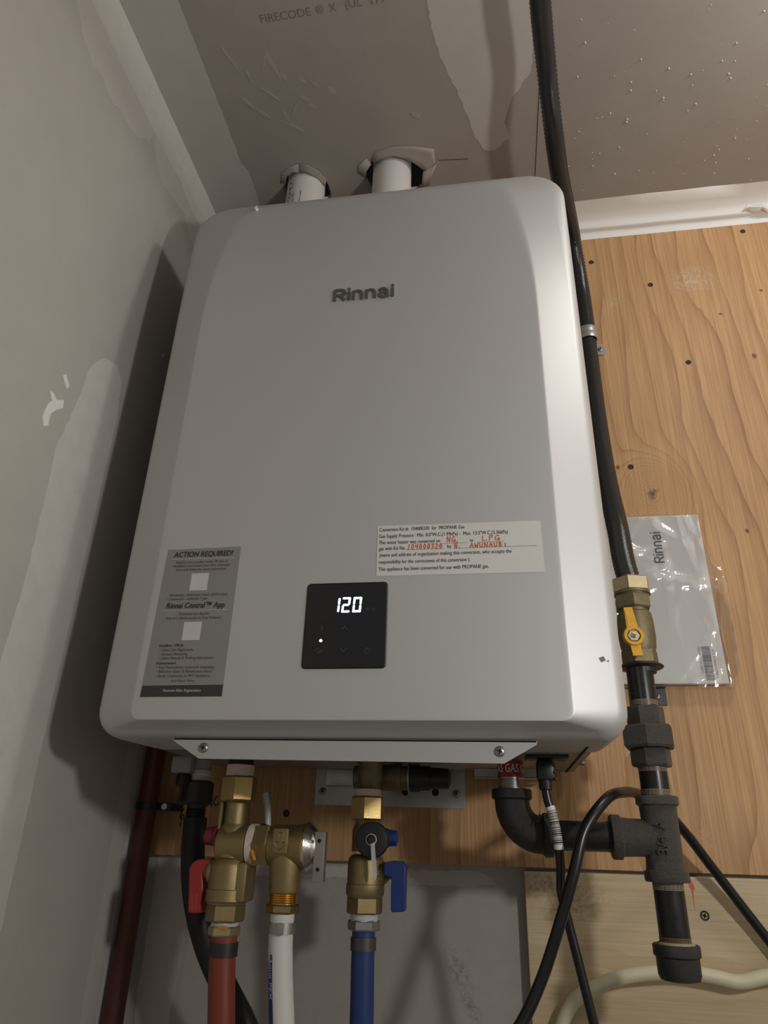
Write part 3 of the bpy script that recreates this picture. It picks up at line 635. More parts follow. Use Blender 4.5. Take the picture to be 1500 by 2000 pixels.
for x, y in ((.120, .24), (.19, .25), (.213, .20), (-.19, .25), (.06, .10), (-.06, .10)): screw(HT, (x, y, .0008), (0, 0, -1), .004)
b = MB(); b.prism([(.10, .262, .0), (.185, .262, .0), (.185, .262, -.0095), (.10, .262, -.0095)], (0, 1, 0), .0015); b.box((.1425, .270, -.009), (.085, .016, .0012)); b.build('pipe_bracket', 'galvanised', HT, None)

# galvanised wall bracket under the heater
BR = thing('wall_bracket', 'galvanised steel mounting bracket screwed to plywood below the heater', 'bracket')
b = MB(); b.prism([(-.0945, YB, -.0395), (.0870, YB, -.0405), (.0870, YB, .020), (-.0945, YB, .020)], (0, -1, 0), .0016); b.build('back_plate', 'galvanised', BR, None)
for x0, x1 in ((-.082, -.040), (.030, .072)):
    b = MB(); b.box(((x0+x1)/2, YB-.0045, -.004), (x1-x0, .009, .030), .004); b.build('raised_pad', 'galvanised', BR, 40)
MB().lathe((-.0225, YB-.0015, -.0215), (0, -1, 0), [(0, .0080), (.0006, .0080)], 20).build('round_hole', 'recess_dark', BR, None)
for x in (.016, .052): MB().lathe((x, YB-.0015, -.0235), (0, -1, 0), [(0, .0042), (.0005, .0042)], 16).build('round_hole', 'recess_dark', BR, None)
for x in (-.0850, .0765): screw(BR, (x, YB-.0016, -.0245), (0, -1, 0), .0046)

# ------------------------------------------------------------------ vent pipes
VL = thing('vent_pipe', 'white plastic vent pipe with orange and black print entering the smaller hole', 'pipe', group='white vent pipes')
vp = MB().lathe((-.1405, .170, .662), (0, 0, 1), [(0, .0302), (.33, .0302)], 40).build('tube', 'pvc_white', VL, 40)
for s, a, z, c, w, mm in (('TCM 9LM', -.42, .812, .0085, .046, 'ink_dark'), ('2IN SCH40 PVC', -.28, .785, .0026, .045, 'ink_dark'), ('DWV ASTM D2665', .10, .785, .0026, .045, 'ink_dark')):
    def bend(x, y, zz, a=a, z=z, r=.0303):
        an = a - y/r; return (-.1405+r*math.sin(an), .170-r*math.cos(an), z+x)
    text('pipe_print', s, (0, 0, 0), (1, 0, 0), (0, 0, 1), mm, vp, c, w, bold=.01, bend=bend)
MB().lathe((-.1405, .170, .784), (0, 0, 1), [(0, .03032), (.024, .03032)], 8, a0=-.80, a1=-.42).build('orange_print', 'ink_orange', vp, 60)
VR = thing('vent_pipe', 'plain white plastic vent pipe entering the larger torn hole', 'pipe', group='white vent pipes')
MB().lathe((.0005, .162, .662), (0, 0, 1), [(0, .0302), (.33, .0302)], 40).build('tube', 'pvc_white', VR, 40)

# ------------------------------------------------------------------ flexible gas line
FL = thing('flexible_gas_line', 'black ribbed flexible gas line running up beside the heater', 'gas line')
fp = [(.2797, .175, .1800), (.2775, .185, .2141), (.2787, .2, .2588), (.2799, .23, .3286), (.2834, .265, .4416), (.2878, .288, .601), (.2883, .288, .6603), (.2845, .275, .7319), (.2756, .24, .7728), (.2617, .18, .7675), (.2452, .11, .7600), (.234, .05, .7640), (.221, -.03, .7939), (.2109, -.1, .7953), (.2055, -.16, .7972), (.20, -.35, .80), (.20, -.6, .80)]
Q = resample(fp, .0026)
MB().tube(Q, .0125, 16, spline=False, radii=lambda i, n: .0127 if i % 2 else .0113).build('ribbed_jacket', 'flex_black', FL, 80)
b = MB(); b.hexa((.2797, .175, .1905), (0, 0, -1), .0165, .0205, .3); b.build('brass_nut', 'brass_pale', FL, 30)
b = MB(); b.lathe((.2797, .175, .1745), (0, 0, -1), [(0, .0190), (.0025, .0190), (.0025, .0170), (.005, .0170)], 24); b.build('collar', 'brass_dirty', FL, 40)
# strap that holds it to the plywood
SP = thing('pipe_strap', 'small galvanised strap holding the flexible gas line to plywood', 'strap')
b = MB()
for dz, r in ((-.010, .0133), (-.006, .0140), (0, .0134), (.006, .0140), (.010, .0133)): pass
prof = [(-.0105, .0130), (-.0105, .0142), (-.006, .0150), (-.002, .0142), (.002, .0142), (.006, .0150), (.0105, .0142), (.0105, .0130)]
b.lathe((.2882, .2875, .6240), (0, 0, 1), prof, 28, cap=False, a0=-2.0, a1=2.0)
b.build('band', 'galvanised', SP, 50)
b = MB(); tp = [(.297, YB-.0005, .6145), (.312, YB-.0005, .6095), (.318, YB-.0005, .6005), (.314, YB-.0005, .5945), (.297, YB-.0005, .5980)]
tp = [(.2995, YB-.0004, .632), (.308, YB-.0004, .632)] and [(.2985, YB-.0004, .620), (.3115, YB-.0004, .618), (.3165, YB-.0004, .611), (.3155, YB-.0004, .602), (.3105, YB-.0004, .5985), (.2985, YB-.0004, .600)]
b.prism(tp, (0, -1, 0), .0014); o = b.build('tab', 'galvanised', SP, None)
screw(SP, (.3075, YB-.0018, .6092), (0, -1, 0), .0040)

# ------------------------------------------------------------------ gas shutoff valve
GX, GY = .2785, .1735
GV = thing('gas_valve', 'brass gas shutoff valve with a yellow lever handle', 'valve')
b = MB(); b.hexa((GX, GY, .1700), (0, 0, -1), .0150, .0195, .1); b.build('upper_hex', 'brass_dirty', GV, 30)
b = MB(); b.lathe((GX, GY, .1560), (0, 0, -1), [(0, .0150), (.004, .0150), (.006, .0175), (.014, .0185), (.030, .0190), (.042, .0180), (.047, .0165)], 26)
b.lathe((GX-.006, GY, .1200), (-.12, -1, 0), [(.012, .0085), (.0185, .0085), (.0185, .005), (.025, .005)], 18)
b.build('body', 'brass_dirty', GV, 40)
b = MB(); b.hexa((GX, GY, .1105), (0, 0, -1), .0155, .0185, .45); b.build('lower_hex', 'brass_dirty', GV, 30)
hx = GX-.0085; hy = GY-.0235
b = MB()
def arm(z0, z1, w0, w1, dx0, dx1):
    b.prism([(hx+dx0-w0, hy, z0), (hx+dx0+w0, hy, z0), (hx+dx1+w1, hy, z1), (hx+dx1-w1, hy, z1)], (0, -1, 0), .0035)
arm(.1255, .1500, .0058, .0042, 0, -.0022); arm(.1130, .0990, .0052, .0046, .0004, .0018)
b.lathe((hx, hy, .1195), (0, -1, 0), [(0, .0105), (.0035, .0105), (.0052, .0095), (.0052, .0068), (.0022, .0066)], 28)
gh = b.build('lever_handle', 'handle_yellow', GV, 40)
MB().hexa((hx, hy-.0018, .1195), (0, -1, 0), .0030, .0062).build('handle_nut', 'galvanised', gh, 30)
MB().box((hx, hy-.0054, .1195), (.0046, .0026, .0046), .0006, Matrix.Rotation(.3, 3, 'Y')).build('stem_tip', 'brass_bright', gh, None)
text('handle_print', 'CGA GAS', (hx-.0040, hy-.0037, .1300), (-.08, 0, 1), (-1, 0, -.08), 'ink_mid', gh, .0020, .016)
MB().lathe((GX, GY, .0945), (0, 0, -1), [(0, .0215), (.0016, .0225), (.0026, .0215), (.0034, .0150), (.0075, .0146)], 32).build('rubber_washer', 'rubber_black', GV, 40)

# ------------------------------------------------------------------ black iron gas pipe
IP = thing('gas_pipe', 'black iron gas pipe with union, tee, elbow and capped drip leg', 'pipe')
PX, PY = .2760, .1715
def threads(o, d, n, r, m_='pipe_dope', name='thread'):
    b = MB(); o = Vector(o); d = Vector(d)
    for k in range(n): b.lathe(o+d*(k*.0013), d, [(0, r), (.0006, r+.0006), (.0013, r)], 22, cap=False)
    return b.build(name, m_, IP, 60)
MB().lathe((PX, PY, .095), (0, 0, -1), [(0, .0133), (.048, .0133)], 28).build('nipple', 'pipe_black', IP, 40)
threads((PX, PY, .0585), (0, 0, -1), 5, .0131)
u = MB(); u.hexa((PX, PY, .0525), (0, 0, -1), .0215, .0185, .5, .002).build('union_top', 'malleable_iron', IP, 30)
MB().hexa((PX, PY, .0335), (0, 0, -1), .0215, .0262, .25, .0022).build('union_nut', 'malleable_iron', IP, 30)
MB().hexa((PX, PY, .0125), (0, 0, -1), .0175, .0195, .45, .002).build('union_bottom', 'malleable_iron', IP, 30)
threads((PX, PY, -.0045), (0, 0, -1), 4, .0131)
MB().lathe((PX, PY, -.004), (0, 0, -1), [(0, .0133), (.030, .0133)], 28).build('nipple', 'pipe_black', IP, 40)
threads((PX, PY, -.0255), (0, 0, -1), 5, .0131)
b = MB(); b.lathe((PX, PY, -.0315), (0, 0, -1), [(0, .0150), (0, .0188), (.0012, .0196), (.0075, .0196), (.009, .0172), (.020, .0166), (.052, .0166), (.063, .0172), (.0645, .0196), (.0715, .0196), (.073, .0188), (.073, .0150)], 32)
b.lathe((PX, PY, -.0680), (-1, 0, 0), [(0, .0160), (.026, .0164), (.036, .0170), (.0375, .0196), (.0450, .0196), (.0462, .0186), (.0462, .0150)], 32)
te = b.build('tee', 'malleable_iron', IP, 40)
text('cast_mark', '3/4 A', (0, 0, 0), (0, 0, 1), (-1, 0, 0), 'malleable_iron', te, .0085, .030, bold=.012, ext=.0013, bend=lambda x, y, z: (PX+(.0167+z)*math.sin(.03-y/.0167), PY-(.0167+z)*math.cos(.03-y/.0167), -.082+x))
MB().lathe((.236, PY, -.0680), (-1, 0, 0), [(0, .0133), (.070, .0133)], 28).build('nipple', 'pipe_black', IP, 40)
threads((.2300, PY, -.0680), (-1, 0, 0), 3, .0131, 'black_iron'); threads((.1745, PY, -.0680), (-1, 0, 0), 6, .0131, 'steel_dull')
b = MB(); cx, cz, R = .1655, -.0395, .0275
b.tube([(.139, PY, -.030), (.139, PY, -.036)]+[(cx-.0265*math.cos(a), PY, cz-.0285*math.sin(a)) for a in [math.pi/2*k/10 for k in range(11)]]+[(.170, PY, -.0680)], .0170, 28, spline=False)
b.lathe((.139, PY, -.0275), (0, 0, -1), [(0, .0140), (0, .0186), (.001, .0196), (.0085, .0196), (.0100, .0175)], 30)
b.lathe((.1680, PY, -.0680), (1, 0, 0), [(-.0020, .0172), (0, .0196), (.0070, .0196), (.0080, .0186), (.0080, .0140)], 30)
el = b.build('elbow', 'black_iron', IP, 45)
strokes('cast_mark', [[(.0, .0), (.002, .0045), (.0045, .0025)], [(.0075, .004), (.0100, .0085)], [(.0105, .0095), (.0145, .0085), (.0135, .0115), (.0165, .0125), (.0150, .0155)]], (.1485, PY-.0169, -.0655), (1, 0, 0), (0, 0, 1), .0007, 'malleable_iron', el)
threads((PX, PY, -.1045), (0, 0, -1), 5, .0132)
MB().lathe((PX, PY, -.1045), (0, 0, -1), [(0, .0133), (.050, .0133)], 28).build('nipple', 'pipe_black', IP, 40)
threads((PX, PY, -.1475), (0, 0, -1), 5, .0131, 'rust_thread')
MB().lathe((PX, PY, -.1530), (0, 0, -1), [(0, .0150), (0, .0192), (.0010, .0200), (.0085, .0200), (.0100, .0182), (.0230, .0180), (.0265, .0165), (.0278, .0110), (.0280, .002)], 32).build('cap', 'black_iron', IP, 40)
MB().lathe((PX, PY, -.1512), (0, 0, -1), [(0, .0136), (.0010, .0160), (.0020, .0165)], 26, cap=False).build('pipe_dope', 'pipe_dope', IP, 60)

# ------------------------------------------------------------------ cords and hoses
PC = thing('power_cord', 'black power cord with a barcode wrap hanging from the heater', 'cord')
ca = [(.1703, .14, -.0200), (.1706, .14, -.0300), (.1718, .14, -.0390), (.1745, .14, -.0485), (.1781, .138, -.0742), (.1790, .1405, -.0940), (.1780, .142, -.1134), (.1824, .145, -.1373), (.1884, .145, -.1675), (.1969, .145, -.2104), (.215, .15, -.32), (.23, .17, -.55), (.24, .18, -1.2)]
MB().tube(ca, .0041, 14, 10).build('cable', 'cable_black', PC, 60)
b = MB(); b.box((.1712, .14, -.0125), (.0165, .0165, .0190), .003); b.lathe((.1708, .14, -.0215), (0, 0, -1), [(0, .0066), (.008, .0060), (.0085, .0048)], 16)
b.build('plug', 'plastic_black', PC, 40)
for k in range(3): MB().box((.1795, .1355, -.0085-k*.0060), (.0024, .0085, .0022), .0005).build('strain_relief_rib', 'plastic_black', PC, None)
LQ = resample(ca, .00045)
sel = [p for p in LQ if -.0800 < p.z < -.0440]
wr = MB().tube(sel, .00435, 16, spline=False, cap=False).build('barcode_wrap', 'plastic_white', PC, 60, 'white wrap printed with a barcode')
b = MB(); i = 8; rb = random.Random(4)
while i < len(sel)-9:
    w = rb.choice((1, 1, 2, 2, 3)); b.tube(sel[i:i+w+1], .00442, 16, spline=False, cap=False); i += w+rb.choice((1, 1, 2))
b.build('barcode_bars', 'ink_dark', wr, None)
cb = [(.05, .10, -.60), (.095, .105, -.29), (.1224, .11, -.2247), (.1367, .115, -.2081), (.1539, .12, -.1803), (.1715, .12, -.1412), (.1891, .12, -.0962), (.2004, .125, -.0654), (.2229, .14, -.0387), (.2486, .182, -.0277), (.2690, .215, -.0275), (.2926, .24, -.0369), (.3145, .262, -.0554), (.348, .281, -.0985), (.3895, .291, -.1567), (.4257, .292, -.2084), (.50, .293, -.31), (.6, .293, -.5)]
tag(MB().tube(cb, .0050, 14, 10).build('black_cable', 'cable_black', None, 60), 'thick black cable looping up and passing behind the gas tee', 'cable')
yh = [(.165, .294, -.45), (.168, .294, -.30), (.180, .292, -.238), (.192, .290, -.220), (.213, .287, -.206), (.240, .285, -.196), (.275, .285, -.190), (.305, .285, -.188), (.333, .286, -.191), (.352, .287, -.194), (.382, .287, -.188), (.45, .289, -.18), (.55, .292, -.22)]
tag(MB().tube(yh, .0068, 16, 10).build('cream_tube', 'hose_cream', None, 60), 'pale cream plastic tube arching along the pale plywood', 'tube')
DR = thing('drain_hose', 'black condensate drain hose with a ribbed collar nut', 'hose')
dp = [(-.2079, .22, -.0600), (-.2075, .22, -.0661), (-.206, .22, -.0916), (-.1969, .22, -.1353), (-.1766, .22, -.1807), (-.1528, .22, -.2146), (-.1306, .22, -.2428), (-.10, .22, -.30), (-.08, .22, -.5), (-.08, .22, -1.2)]
MB().tube(dp, .0127, 20, 10).build('hose', 'hose_black', DR, 60)
b = MB(); n = 48; prof = [(0, .0150), (.002, .0176), (.022, .0178), (.0245, .0160)]; vs = []
for t, r in prof:
    for i in range(n):
        rr = r*(1.0 if (i // 3) % 2 else .965); a = 2*math.pi*i/n; vs.append((-.2100+rr*math.cos(a), .22+rr*math.sin(a), -.0215-t))
b.add(vs, [(k*n+i, k*n+(i+1) % n, (k+1)*n+(i+1) % n, (k+1)*n+i) for k in range(3) for i in range(n)]+[tuple(range(n)), tuple(reversed(range(3*n, 4*n)))])
b.build('collar_nut', 'plastic_black', DR, 25)
b = MB(); b.lathe((-.2085, .22, -.0455), (0, 0, -1), [(0, .0105), (.004, .0100)]+[(.005+k*.003+d, .0100+e) for k in range(5) for d, e in ((0, 0), (.0022, .0014), (.0023, 0))]+[(.021, .0095)], 20); b.build('barbed_stem', 'plastic_black', DR, 50)
RP = thing('corner_pipe', 'dark red water pipe running down the corner beside left wall', 'pipe')
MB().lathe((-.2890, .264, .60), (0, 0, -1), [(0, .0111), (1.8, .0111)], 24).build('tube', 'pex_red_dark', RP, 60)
CLP = thing('pipe_clip', 'black plastic clip nailed over the dark red corner pipe', 'clip')
b = MB(); b.lathe((-.2890, .264, -.0470), (0, 0, 1), [(-.004, .0113), (-.004, .0130), (.004, .0130), (.004, .0113)], 20, cap=False, a0=-1.9, a1=1.9); b.box((-.2700, .2850, -.047), (.018, .036, .008), .001)
b.build('clip_body', 'plastic_black', CLP, 40)
MB().lathe((-.2690, .2675, -.0470), (0, -1, 0), [(0, .0036), (.001, .0036), (.0018, .0022)], 16).build('nail_head', 'plastic_white', CLP, 40, 'white nail head')

# ------------------------------------------------------------------ hot water isolation valve
HX, HY = -.1360, .150
HV = thing('hot_isolation_valve', 'brass isolation valve with a red handle under the heater', 'valve')
MB().hexa((HX, HY, -.0215), (0, 0, -1), .0235, .0178, -.1).build('union_nut', 'brass', HV, 30)
b = MB(); b.lathe((HX, HY, -.0450), (0, 0, -1), [(0, .0150), (.002, .0108), (.022, .0105), (.026, .0120)], 24); b.box((HX-.0140, HY-.002, -.0640), (.0034, .010, .036), .0008)
b.build('neck', 'brass_cast', HV, 40)
b = MB(); b.lathe((HX-.010, HY, -.0845), (1, 0, 0), [(-.006, .010), (-.002, .0172), (.004, .0185), (.026, .0185), (.0275, .0165)], 28)
b.lathe((HX, HY, -.0660), (0, 0, -1), [(0, .0120), (.006, .0150), (.018, .0160), (.030, .0165)], 26)
b.build('side_port', 'brass_cast', HV, 40)
b = MB(); b.lathe((HX, HY, -.0960), (0, 0, -1), [(0, .0150), (.004, .0185), (.008, .0195), (.027, .0195), (.0275, .0205), (.0370, .0205), (.0385, .0190), (.040, .0186)], 28)
b.box((HX+.0135, HY, -.1165), (.018, .030, .034), .003)
b.lathe((HX-.010, HY, -.1085), (-1, 0, 0), [(0, .0125), (.009, .0120), (.012, .0090), (.016, .0065)], 20)
b.build('ball_body', 'brass_cast', HV, 40)
MB().hexa((HX, HY, -.1352), (0, 0, -1), .0150, .0185, .2).build('lower_hex', 'brass_cast', HV, 30)
MB().lathe((HX+.0005, HY, -.1490), (0, 0, -1), [(0, .0130), (.005, .0128)], 24).build('thread_tape', 'teflon_pale', HV, 40)
MB().box((HX+.003, HY-.0122, -.1545), (.010, .003, .0035), .001).build('sealant_blob', 'sealant_orange', HV, None)
MB().box((HX+.0325-.005, HY-.0165, -.0930), (.003, .004, .010), .001, Matrix.Rotation(-.4, 3, 'Y')).build('sealant_blob', 'sealant_orange', HV, None)
MB().hexa((HX+.0008, HY, -.1535), (0, 0, -1), .0085, .0152, .35).build('adapter_hex', 'brass_pale', HV, 30)
MB().lathe((HX-.0150, HY, -.0775), (-1, 0, 0), [(0, .0105), (.003, .0105), (.0035, .0090), (.0125, .0082), (.0140, .0065)], 14).build('port_cap', 'cap_maroon', HV, 30, 'dark red port cap')
hr = MB().prism([(-.1540, .142, -.0985), (-.1600, .142, -.0978), (-.1670, .142, -.0984), (-.1730, .142, -.1015), (-.1752, .142, -.1072), (-.1708, .142, -.1430), (-.1683, .142, -.1445), (-.1578, .142, -.1438), (-.1583, .142, -.1220), (-.1612, .142, -.1110), (-.1540, .142, -.1094)], (0, 1, 0), .015).build('handle', 'handle_red', HV, 30, 'red plastic handle')
bv = hr.modifiers.new('b', 'BEVEL'); bv.width = .0016; bv.segments = 2
text('handle_lettering', 'PATENT', (-.1655, .1418, -.1405), (-.08, 0, 1), (-1, 0, -.08), 'handle_print', hr, .0022, .0115)
text('handle_lettering', 'PENDING', (-.1615, .1418, -.1405), (-.05, 0, 1), (-1, 0, -.05), 'handle_print', hr, .0022, .0125)

# ------------------------------------------------------------------ pressure relief valve
RX, RZ = -.0800, -.0840
RV = thing('relief_valve', 'brass pressure relief valve with a chrome bonnet and steel lever', 'valve')
b = MB(); b.lathe((-.1185, HY, RZ), (1, 0, 0), [(0, .0170)]+[(.0003+k*.0011+d, .0182+(.0004 if d else 0)) for k in range(6) for d in (0, .0006)]+[(.0072, .0172)], 28); b.build('thread_tape', 'teflon_tape', RV, 50)
hx_ = MB(); hx_.hexa((-.1115, HY, RZ), (1, 0, 0), .0150, .0200, 0).build('inlet_hex', 'brass_cast', RV, 30)
b = MB(); b.lathe((-.0970, HY, RZ), (1, 0, 0), [(0, .0170), (.002, .0186), (.030, .0190), (.0325, .0200), (.0355, .0200)], 30)
b.lathe((RX, HY, RZ-.008), (0, 0, -1), [(0, .0165), (.010, .0165), (.016, .0150), (.030, .0148), (.0325, .0138)], 28)
rb_ = b.build('body', 'brass_cast', RV, 40)
MB().box((RX-.002, HY-.0182, RZ+.004), (.0155, .004, .022), .0012).build('raised_panel', 'brass_cast', rb_, 40)
strokes('cast_arrow', [[(-.002, .008), (-.002, .0), (-.005, .0), (0, -.007), (.005, .0), (.002, .0), (.002, .008), (-.002, .008)]], (RX-.002, HY-.0203, RZ+.003), (1, 0, 0), (0, 0, 1), .0005, 'brass_cast', rb_)
strokes('cast_arrow', [[(-.005, .0015), (.001, .0015), (.001, .0045), (.006, 0), (.001, -.0045), (.001, -.0015), (-.005, -.0015), (-.005, .0015)]], (-.1040, HY-.0176, RZ), (1, 0, 0), (0, 0, 1), .0005, 'brass_cast', rb_)
MB().lathe((-.0620, HY, RZ), (1, 0, 0), [(0, .0200), (.0022, .0205)], 30).build('bright_ring', 'brass_bright', RV, 40)
MB().lathe((-.0598, HY, RZ), (1, 0, 0), [(0, .0216), (.0008, .0218), (.0018, .0212), (.0075, .0165), (.0105, .0095), (.0125, .0090), (.0130, .004)], 30).build('bonnet', 'chrome', RV, 25, 'chrome bonnet')
b = MB(); b.box((-.0455, HY-.0095, -.0925), (.0105, .0016, .0430), .0004); b.box((-.0408, HY-.0055, -.0925), (.0014, .0090, .0430), .0004); b.box((-.0475, HY-.004, RZ), (.006, .012, .006), .001)
lv = b.build('test_lever', 'steel_dull', RV, 30, 'flat steel test lever')
for z in (-.0790, -.1035): MB().lathe((-.0460, HY-.0102, z), (0, -1, 0), [(0, .0019), (.0003, .0019)], 12).build('lever_hole', 'recess_dark', lv, None)
b = MB(); b.lathe((RX, HY, -.1240), (0, 0, -1), [(0, .0130)]+[(k*.0018+d, .0128+e) for k in range(5) for d, e in ((.0002, 0), (.0009, .0012), (.0016, 0))]+[(.0100, .0128)], 28); b.build('outlet_thread', 'brass_bright', RV, 40)
MB().hexa((RX, HY, -.1335), (0, 0, -1), .0078, .0158, .3).build('outlet_hex', 'brass', RV, 30)

WPX = thing('white_pipe', 'white plastic water pipe with a blue stripe below the relief valve', 'pipe')
wt = MB().tube([(RX+.0005, HY, -.1405), (RX+.0005, HY, -.16), (RX+.003, HY, -.19), (RX+.008, HY, -.23), (RX+.010, HY, -.30), (RX+.010, HY, -1.22)], .0112, 26, 10).build('tube', 'pex_white', WPX, 60)
def wc(z):
    pts = [(-.1405, .0005), (-.16, .0005), (-.19, .003), (-.23, .008), (-.30, .010)]
    for (za, xa), (zb_, xb) in zip(pts, pts[1:]):
        if za >= z >= zb_: return RX+xa+(xb-xa)*(za-z)/(za-zb_)
    return RX+.010
vs = []; fs = []; zz = [-.1735-i*.006 for i in range(22)]; na = 6
for z in zz:
    for k in range(na):
        a = -1.12+.66*k/(na-1); r = .01135; vs.append((wc(z)+r*math.sin(a), HY-r*math.cos(a), z))
for i in range(len(zz)-1):
    for k in range(na-1): fs.append((i*na+k, (i+1)*na+k, (i+1)*na+k+1, i*na+k+1))
MB().add(vs, fs).build('blue_stripe', 'blue_print', wt, 60)
text('pipe_print', 'Aqua PEX', (0, 0, 0), (1, 0, 0), (0, 0, 1), 'ink_light', wt, .0042, .032, bold=.02, bend=lambda x, y, z: (wc(-.1760-x)+.01145*math.sin(-.86+y/.0113), HY-.01145*math.cos(-.86+y/.0113), -.1760-x))
CR = thing('pipe_clamp', 'steel pinch clamp ring around the white pipe', 'clamp')
MB().lathe((RX+.0008, HY, -.1485), (0, 0, -1), [(0, .0114), (0, .0126), (.0090, .0126), (.0090, .0114)], 28, cap=False).build('ring', 'steel_dull', CR, 40)
MB().box((RX+.0028, HY-.0132, -.1530), (.0058, .0036, .0098), .0009).build('pinch_ear', 'steel_dull', CR, 30)
for dx in (-.0050, -.0078): MB().lathe((RX+.0008+dx, HY-.0113+abs(dx)*.35, -.1530), (dx*60, -1, 0), [(0, .0011), (.0010, .0010)], 10).build('rivet', 'galvanised', CR, None)

HPX = thing('red_pipe', 'red plastic hot water pipe below the red-handled valve', 'pipe')
MB().tube([(HX+.0015, HY, -.1600), (HX+.002, HY, -.18), (HX+.004, HY, -.20), (HX+.0075, HY, -.23), (HX+.009, HY, -.30), (HX+.009, HY, -1.22)], .0122, 26, 8).build('tube', 'pex_red', HPX, 60)
MB().lathe((HX+.0020, HY, -.1670), (0, 0, -1), [(0, .0123), (0, .0135), (.0110, .0135), (.0110, .0123)], 28, cap=False).build('crimp_ring', 'copper_black', HPX, 40)

# ------------------------------------------------------------------ cold water isolation valve
KX, KY = -.0085, .190
KV = thing('cold_isolation_valve', 'brass isolation valve with a blue handle and black dust cap', 'valve')
MB().hexa((KX-.0005, KY, -.0360), (0, 0, -1), .0225, .0178, .0).build('union_nut', 'brass', KV, 30)
b = MB(); b.lathe((KX, KY, -.0575), (0, 0, -1), [(0, .0140), (.004, .0120), (.010, .0150), (.030, .0150)], 24); b.lathe((KX+.006, KY, -.0765), (0, -1, 0), [(0, .0130), (.016, .0135)], 24)
b.build('neck', 'brass_cast', KV, 40)
dc = MB().lathe((.0006, KY-.017, -.0765), (0, -1, 0), [(0, .0165), (.0060, .0165), (.0080, .0155), (.0088, .0130), (.0088, .0048), (.0098, .0044), (.0110, .0030)], 30).build('dust_cap', 'rubber_black', KV, 35, 'round black rubber dust cap')
MB().lathe((.0006, KY-.0256, -.0765), (0, -1, 0), [(0, .0046), (.0006, .0054), (.0012, .0046)], 24, cap=False).build('cap_loop', 'translucent_strap', dc, 50)
MB().prism([(.0000, KY-.0275, -.0780), (.0040, KY-.0275, -.0780), (.0075, KY-.0285, -.1070), (.0062, KY-.0285, -.1120), (.0030, KY-.0285, -.1060)], (0, 1, 0), .0009).build('cap_strap', 'translucent_strap', dc, None)
MB().lathe((KX+.0180, KY, -.0745), (1, 0, 0), [(-.010, .0090), (0, .0090), (0, .0092), (.004, .0092), (.0045, .0080), (.0125, .0074), (.0135, .0060)], 14).build('port_cap', 'handle_blue', KV, 30, 'blue port cap')
b = MB(); b.lathe((KX, KY, -.0900), (0, 0, -1), [(0, .0130), (.003, .0170), (.007, .0182), (.0260, .0182), (.0265, .0190), (.0350, .0190), (.0365, .0178), (.0380, .0172)], 28)
b.lathe((KX+.010, KY, -.1065), (1, 0, 0), [(0, .0115), (.0080, .0110), (.0110, .0085), (.0150, .0050), (.0210, .0045)], 20)
b.build('ball_body', 'brass_cast', KV, 40)
MB().hexa((KX, KY, -.1270), (0, 0, -1), .0150, .0176, .2).build('lower_hex', 'brass_cast', KV, 30)
MB().lathe((KX, KY, -.1410), (0, 0, -1), [(0, .0138), (.0070, .0135)], 24).build('thread_tape', 'teflon_pale', KV, 40)
MB().hexa((KX, KY, -.1470), (0, 0, -1), .0090, .0158, .35).build('adapter_hex', 'steel_dull', KV, 30)
hb = MB().prism([(.0125, .172, -.0963), (.0211, .172, -.0947), (.0307, .172, -.0951), (.0337, .172, -.1000), (.0333, .172, -.1366), (.0322, .172, -.1377), (.0212, .172, -.1384), (.0201, .172, -.1371), (.0197, .172, -.1180), (.0200, .172, -.1085), (.0125, .172, -.1075)], (0, 1, 0), .015).build('handle', 'handle_blue', KV, 30, 'blue plastic handle')
bv = hb.modifiers.new('b', 'BEVEL'); bv.width = .0016; bv.segments = 2
BPX = thing('blue_pipe', 'blue plastic cold water pipe below the blue-handled valve', 'pipe')
MB().tube([(KX, KY, -.1540), (KX, KY, -.18), (KX+.0008, KY, -.22), (KX+.001, KY, -.30), (KX+.001, KY, -1.22)], .0112, 26, 8).build('tube', 'pex_blue', BPX, 60)
MB().lathe((KX, KY, -.1615), (0, 0, -1), [(0, .0113), (0, .0124), (.0110, .0124), (.0110, .0113)], 28, cap=False).build('crimp_ring', 'crimp_grey', BPX, 40)
# thin tag wire hanging beside the hot valve
TG = thing('valve_tag', 'small dark tag on a clear tie beside the hot valve', 'tag')
MB().tube([(-.116, .175, -.035), (-.112, .176, -.050), (-.110, .176, -.068)], .0035, 8, 6).build('tie', 'translucent_strap', TG, 60)
MB().box((-.1055, .172, -.0705), (.022, .003, .008), .001, Matrix.Rotation(.25, 3, 'Y')).build('tag_plate', 'plastic_black', TG, None)

# ------------------------------------------------------------------ manual in a clear plastic bag
MN = thing('manual', 'white owner manual in a clear plastic bag leaning on the plywood', 'manual')
MB().box((.3250, .2985, .2112), (.150, .0085, .2208), .001).build('booklet', 'paper_white', MN, None)
brand('cover_title', 0, 0, .0445, .0125, 'paper_ink', MN, (.3490, .29420, .2550), (0, 0, 1), (-1, 0, 0), .0001, None, .15)
b = MB(); rb = random.Random(8); z = .1045
while z < .1450:
    h = rb.choice((.0004, .0007, .0011)); b.box((.3800, .2941, z+h/2), (.0100, .0001, h)); z += h+rb.choice((.0004, .0007))
b.build('barcode', 'paper_ink', MN, None)
text('small_print', 'U287-0187B(00)', (.3735, .29405, .1130), (0, 0, 1), (-1, 0, 0), 'paper_ink', MN, .0024, .032)
text('small_print', '100000250', (.3895, .29405, .1080), (0, 0, 1), (-1, 0, 0), 'paper_ink', MN, .0026, .034)
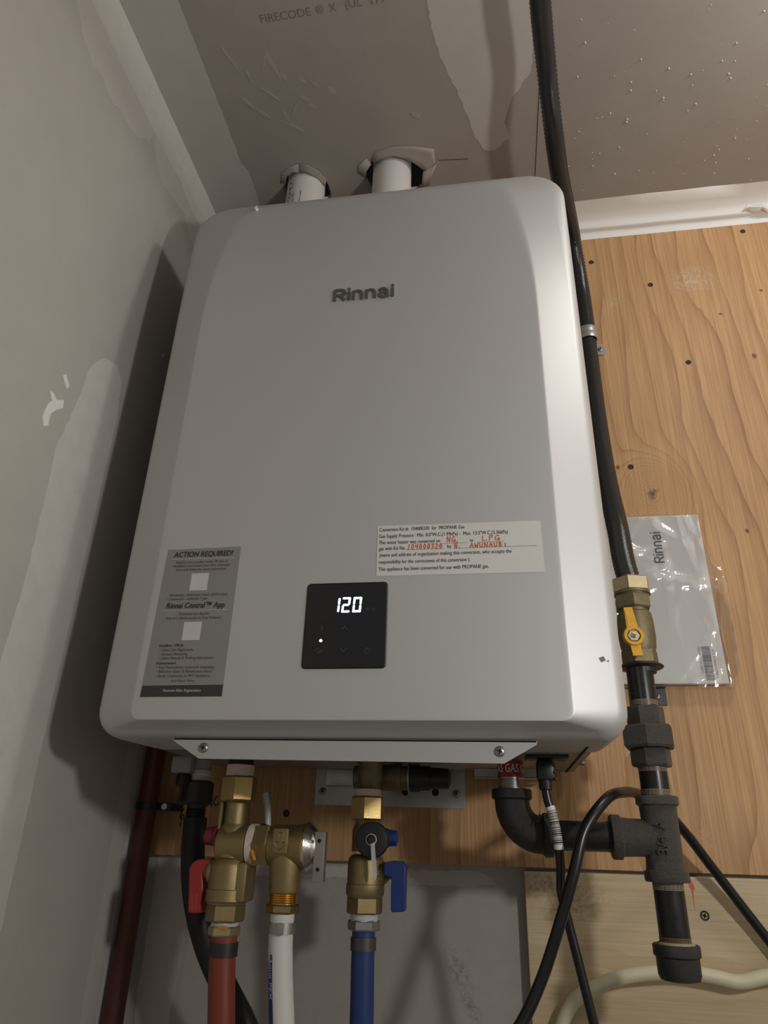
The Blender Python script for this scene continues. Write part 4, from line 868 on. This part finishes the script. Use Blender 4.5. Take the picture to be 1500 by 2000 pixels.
# crinkled film
rg = random.Random(12); nx, nz = 46, 64; X0, X1, Z0, Z1 = .262, .4225, .0965, .3225
cre = [(rg.uniform(X0, X1), rg.uniform(Z0, Z1), rg.uniform(0, math.pi), rg.uniform(.0010, .0030), rg.uniform(.0018, .005), rg.uniform(.015, .06)) for _ in range(26)]
cre += [(rg.uniform(.375, X1), rg.uniform(Z0, Z1), rg.uniform(1.2, 2.0), rg.uniform(.0015, .0035), rg.uniform(.0015, .003), rg.uniform(.01, .04)) for _ in range(16)]
def film(x, z):
    y = .2925
    for cx, cz, a, amp, w, l in cre:
        dx, dz = x-cx, z-cz; u_ = dx*math.cos(a)+dz*math.sin(a); v_ = -dx*math.sin(a)+dz*math.cos(a)
        y -= amp*math.exp(-(abs(v_)/w)**1.3)*math.exp(-(u_/l)**2)
    for k_, (xa, am) in enumerate(((.352, .0022), (.385, .003), (.398, .0025), (.410, .003))):
        y -= am*math.exp(-((x-xa-.006*math.sin(z*28+k_*2)-(z-.2)*.06*(k_-1.5))/.0035)**2)*(.4+.6*math.sin(z*22+k_*1.7)**2)
    if x > .4015: y += (x-.4015)*.42
    return min(y, .3040)
vs = []; fs = []
for j in range(nz+1):
    z = Z0+(Z1-Z0)*j/nz; t = (z-Z0)/(Z1-Z0)
    xr = .400+.0215*math.sin(math.pi*min(1, t*1.05+.12))**.6+.0015*math.sin(z*260)+(-.004 if t < .05 else 0)
    for i in range(nx+1):
        x = X0+(xr-X0)*i/nx; vs.append((x, film(x, z), z))
for j in range(nz):
    for i in range(nx): a = j*(nx+1)+i; fs.append((a, a+1, a+nx+2, a+nx+1))
MB().add(vs, fs).build('plastic_bag', 'clear_film', MN, 180, 'clear crinkled plastic bag')
# little black holder beneath the manual
HB = thing('holder_bracket', 'small black metal bracket under the bagged manual', 'bracket')
b = MB(); b.box((.3080, YB-.0012, .0885), (.042, .0024, .022), .0004); b.box((.3080, .2990, .0985), (.042, .0115, .0018), .0004); b.build('plate', 'plastic_black', HB, None)
screw(HB, (.3185, YB-.0024, .0880), (0, -1, 0), .0040, 'galvanised')
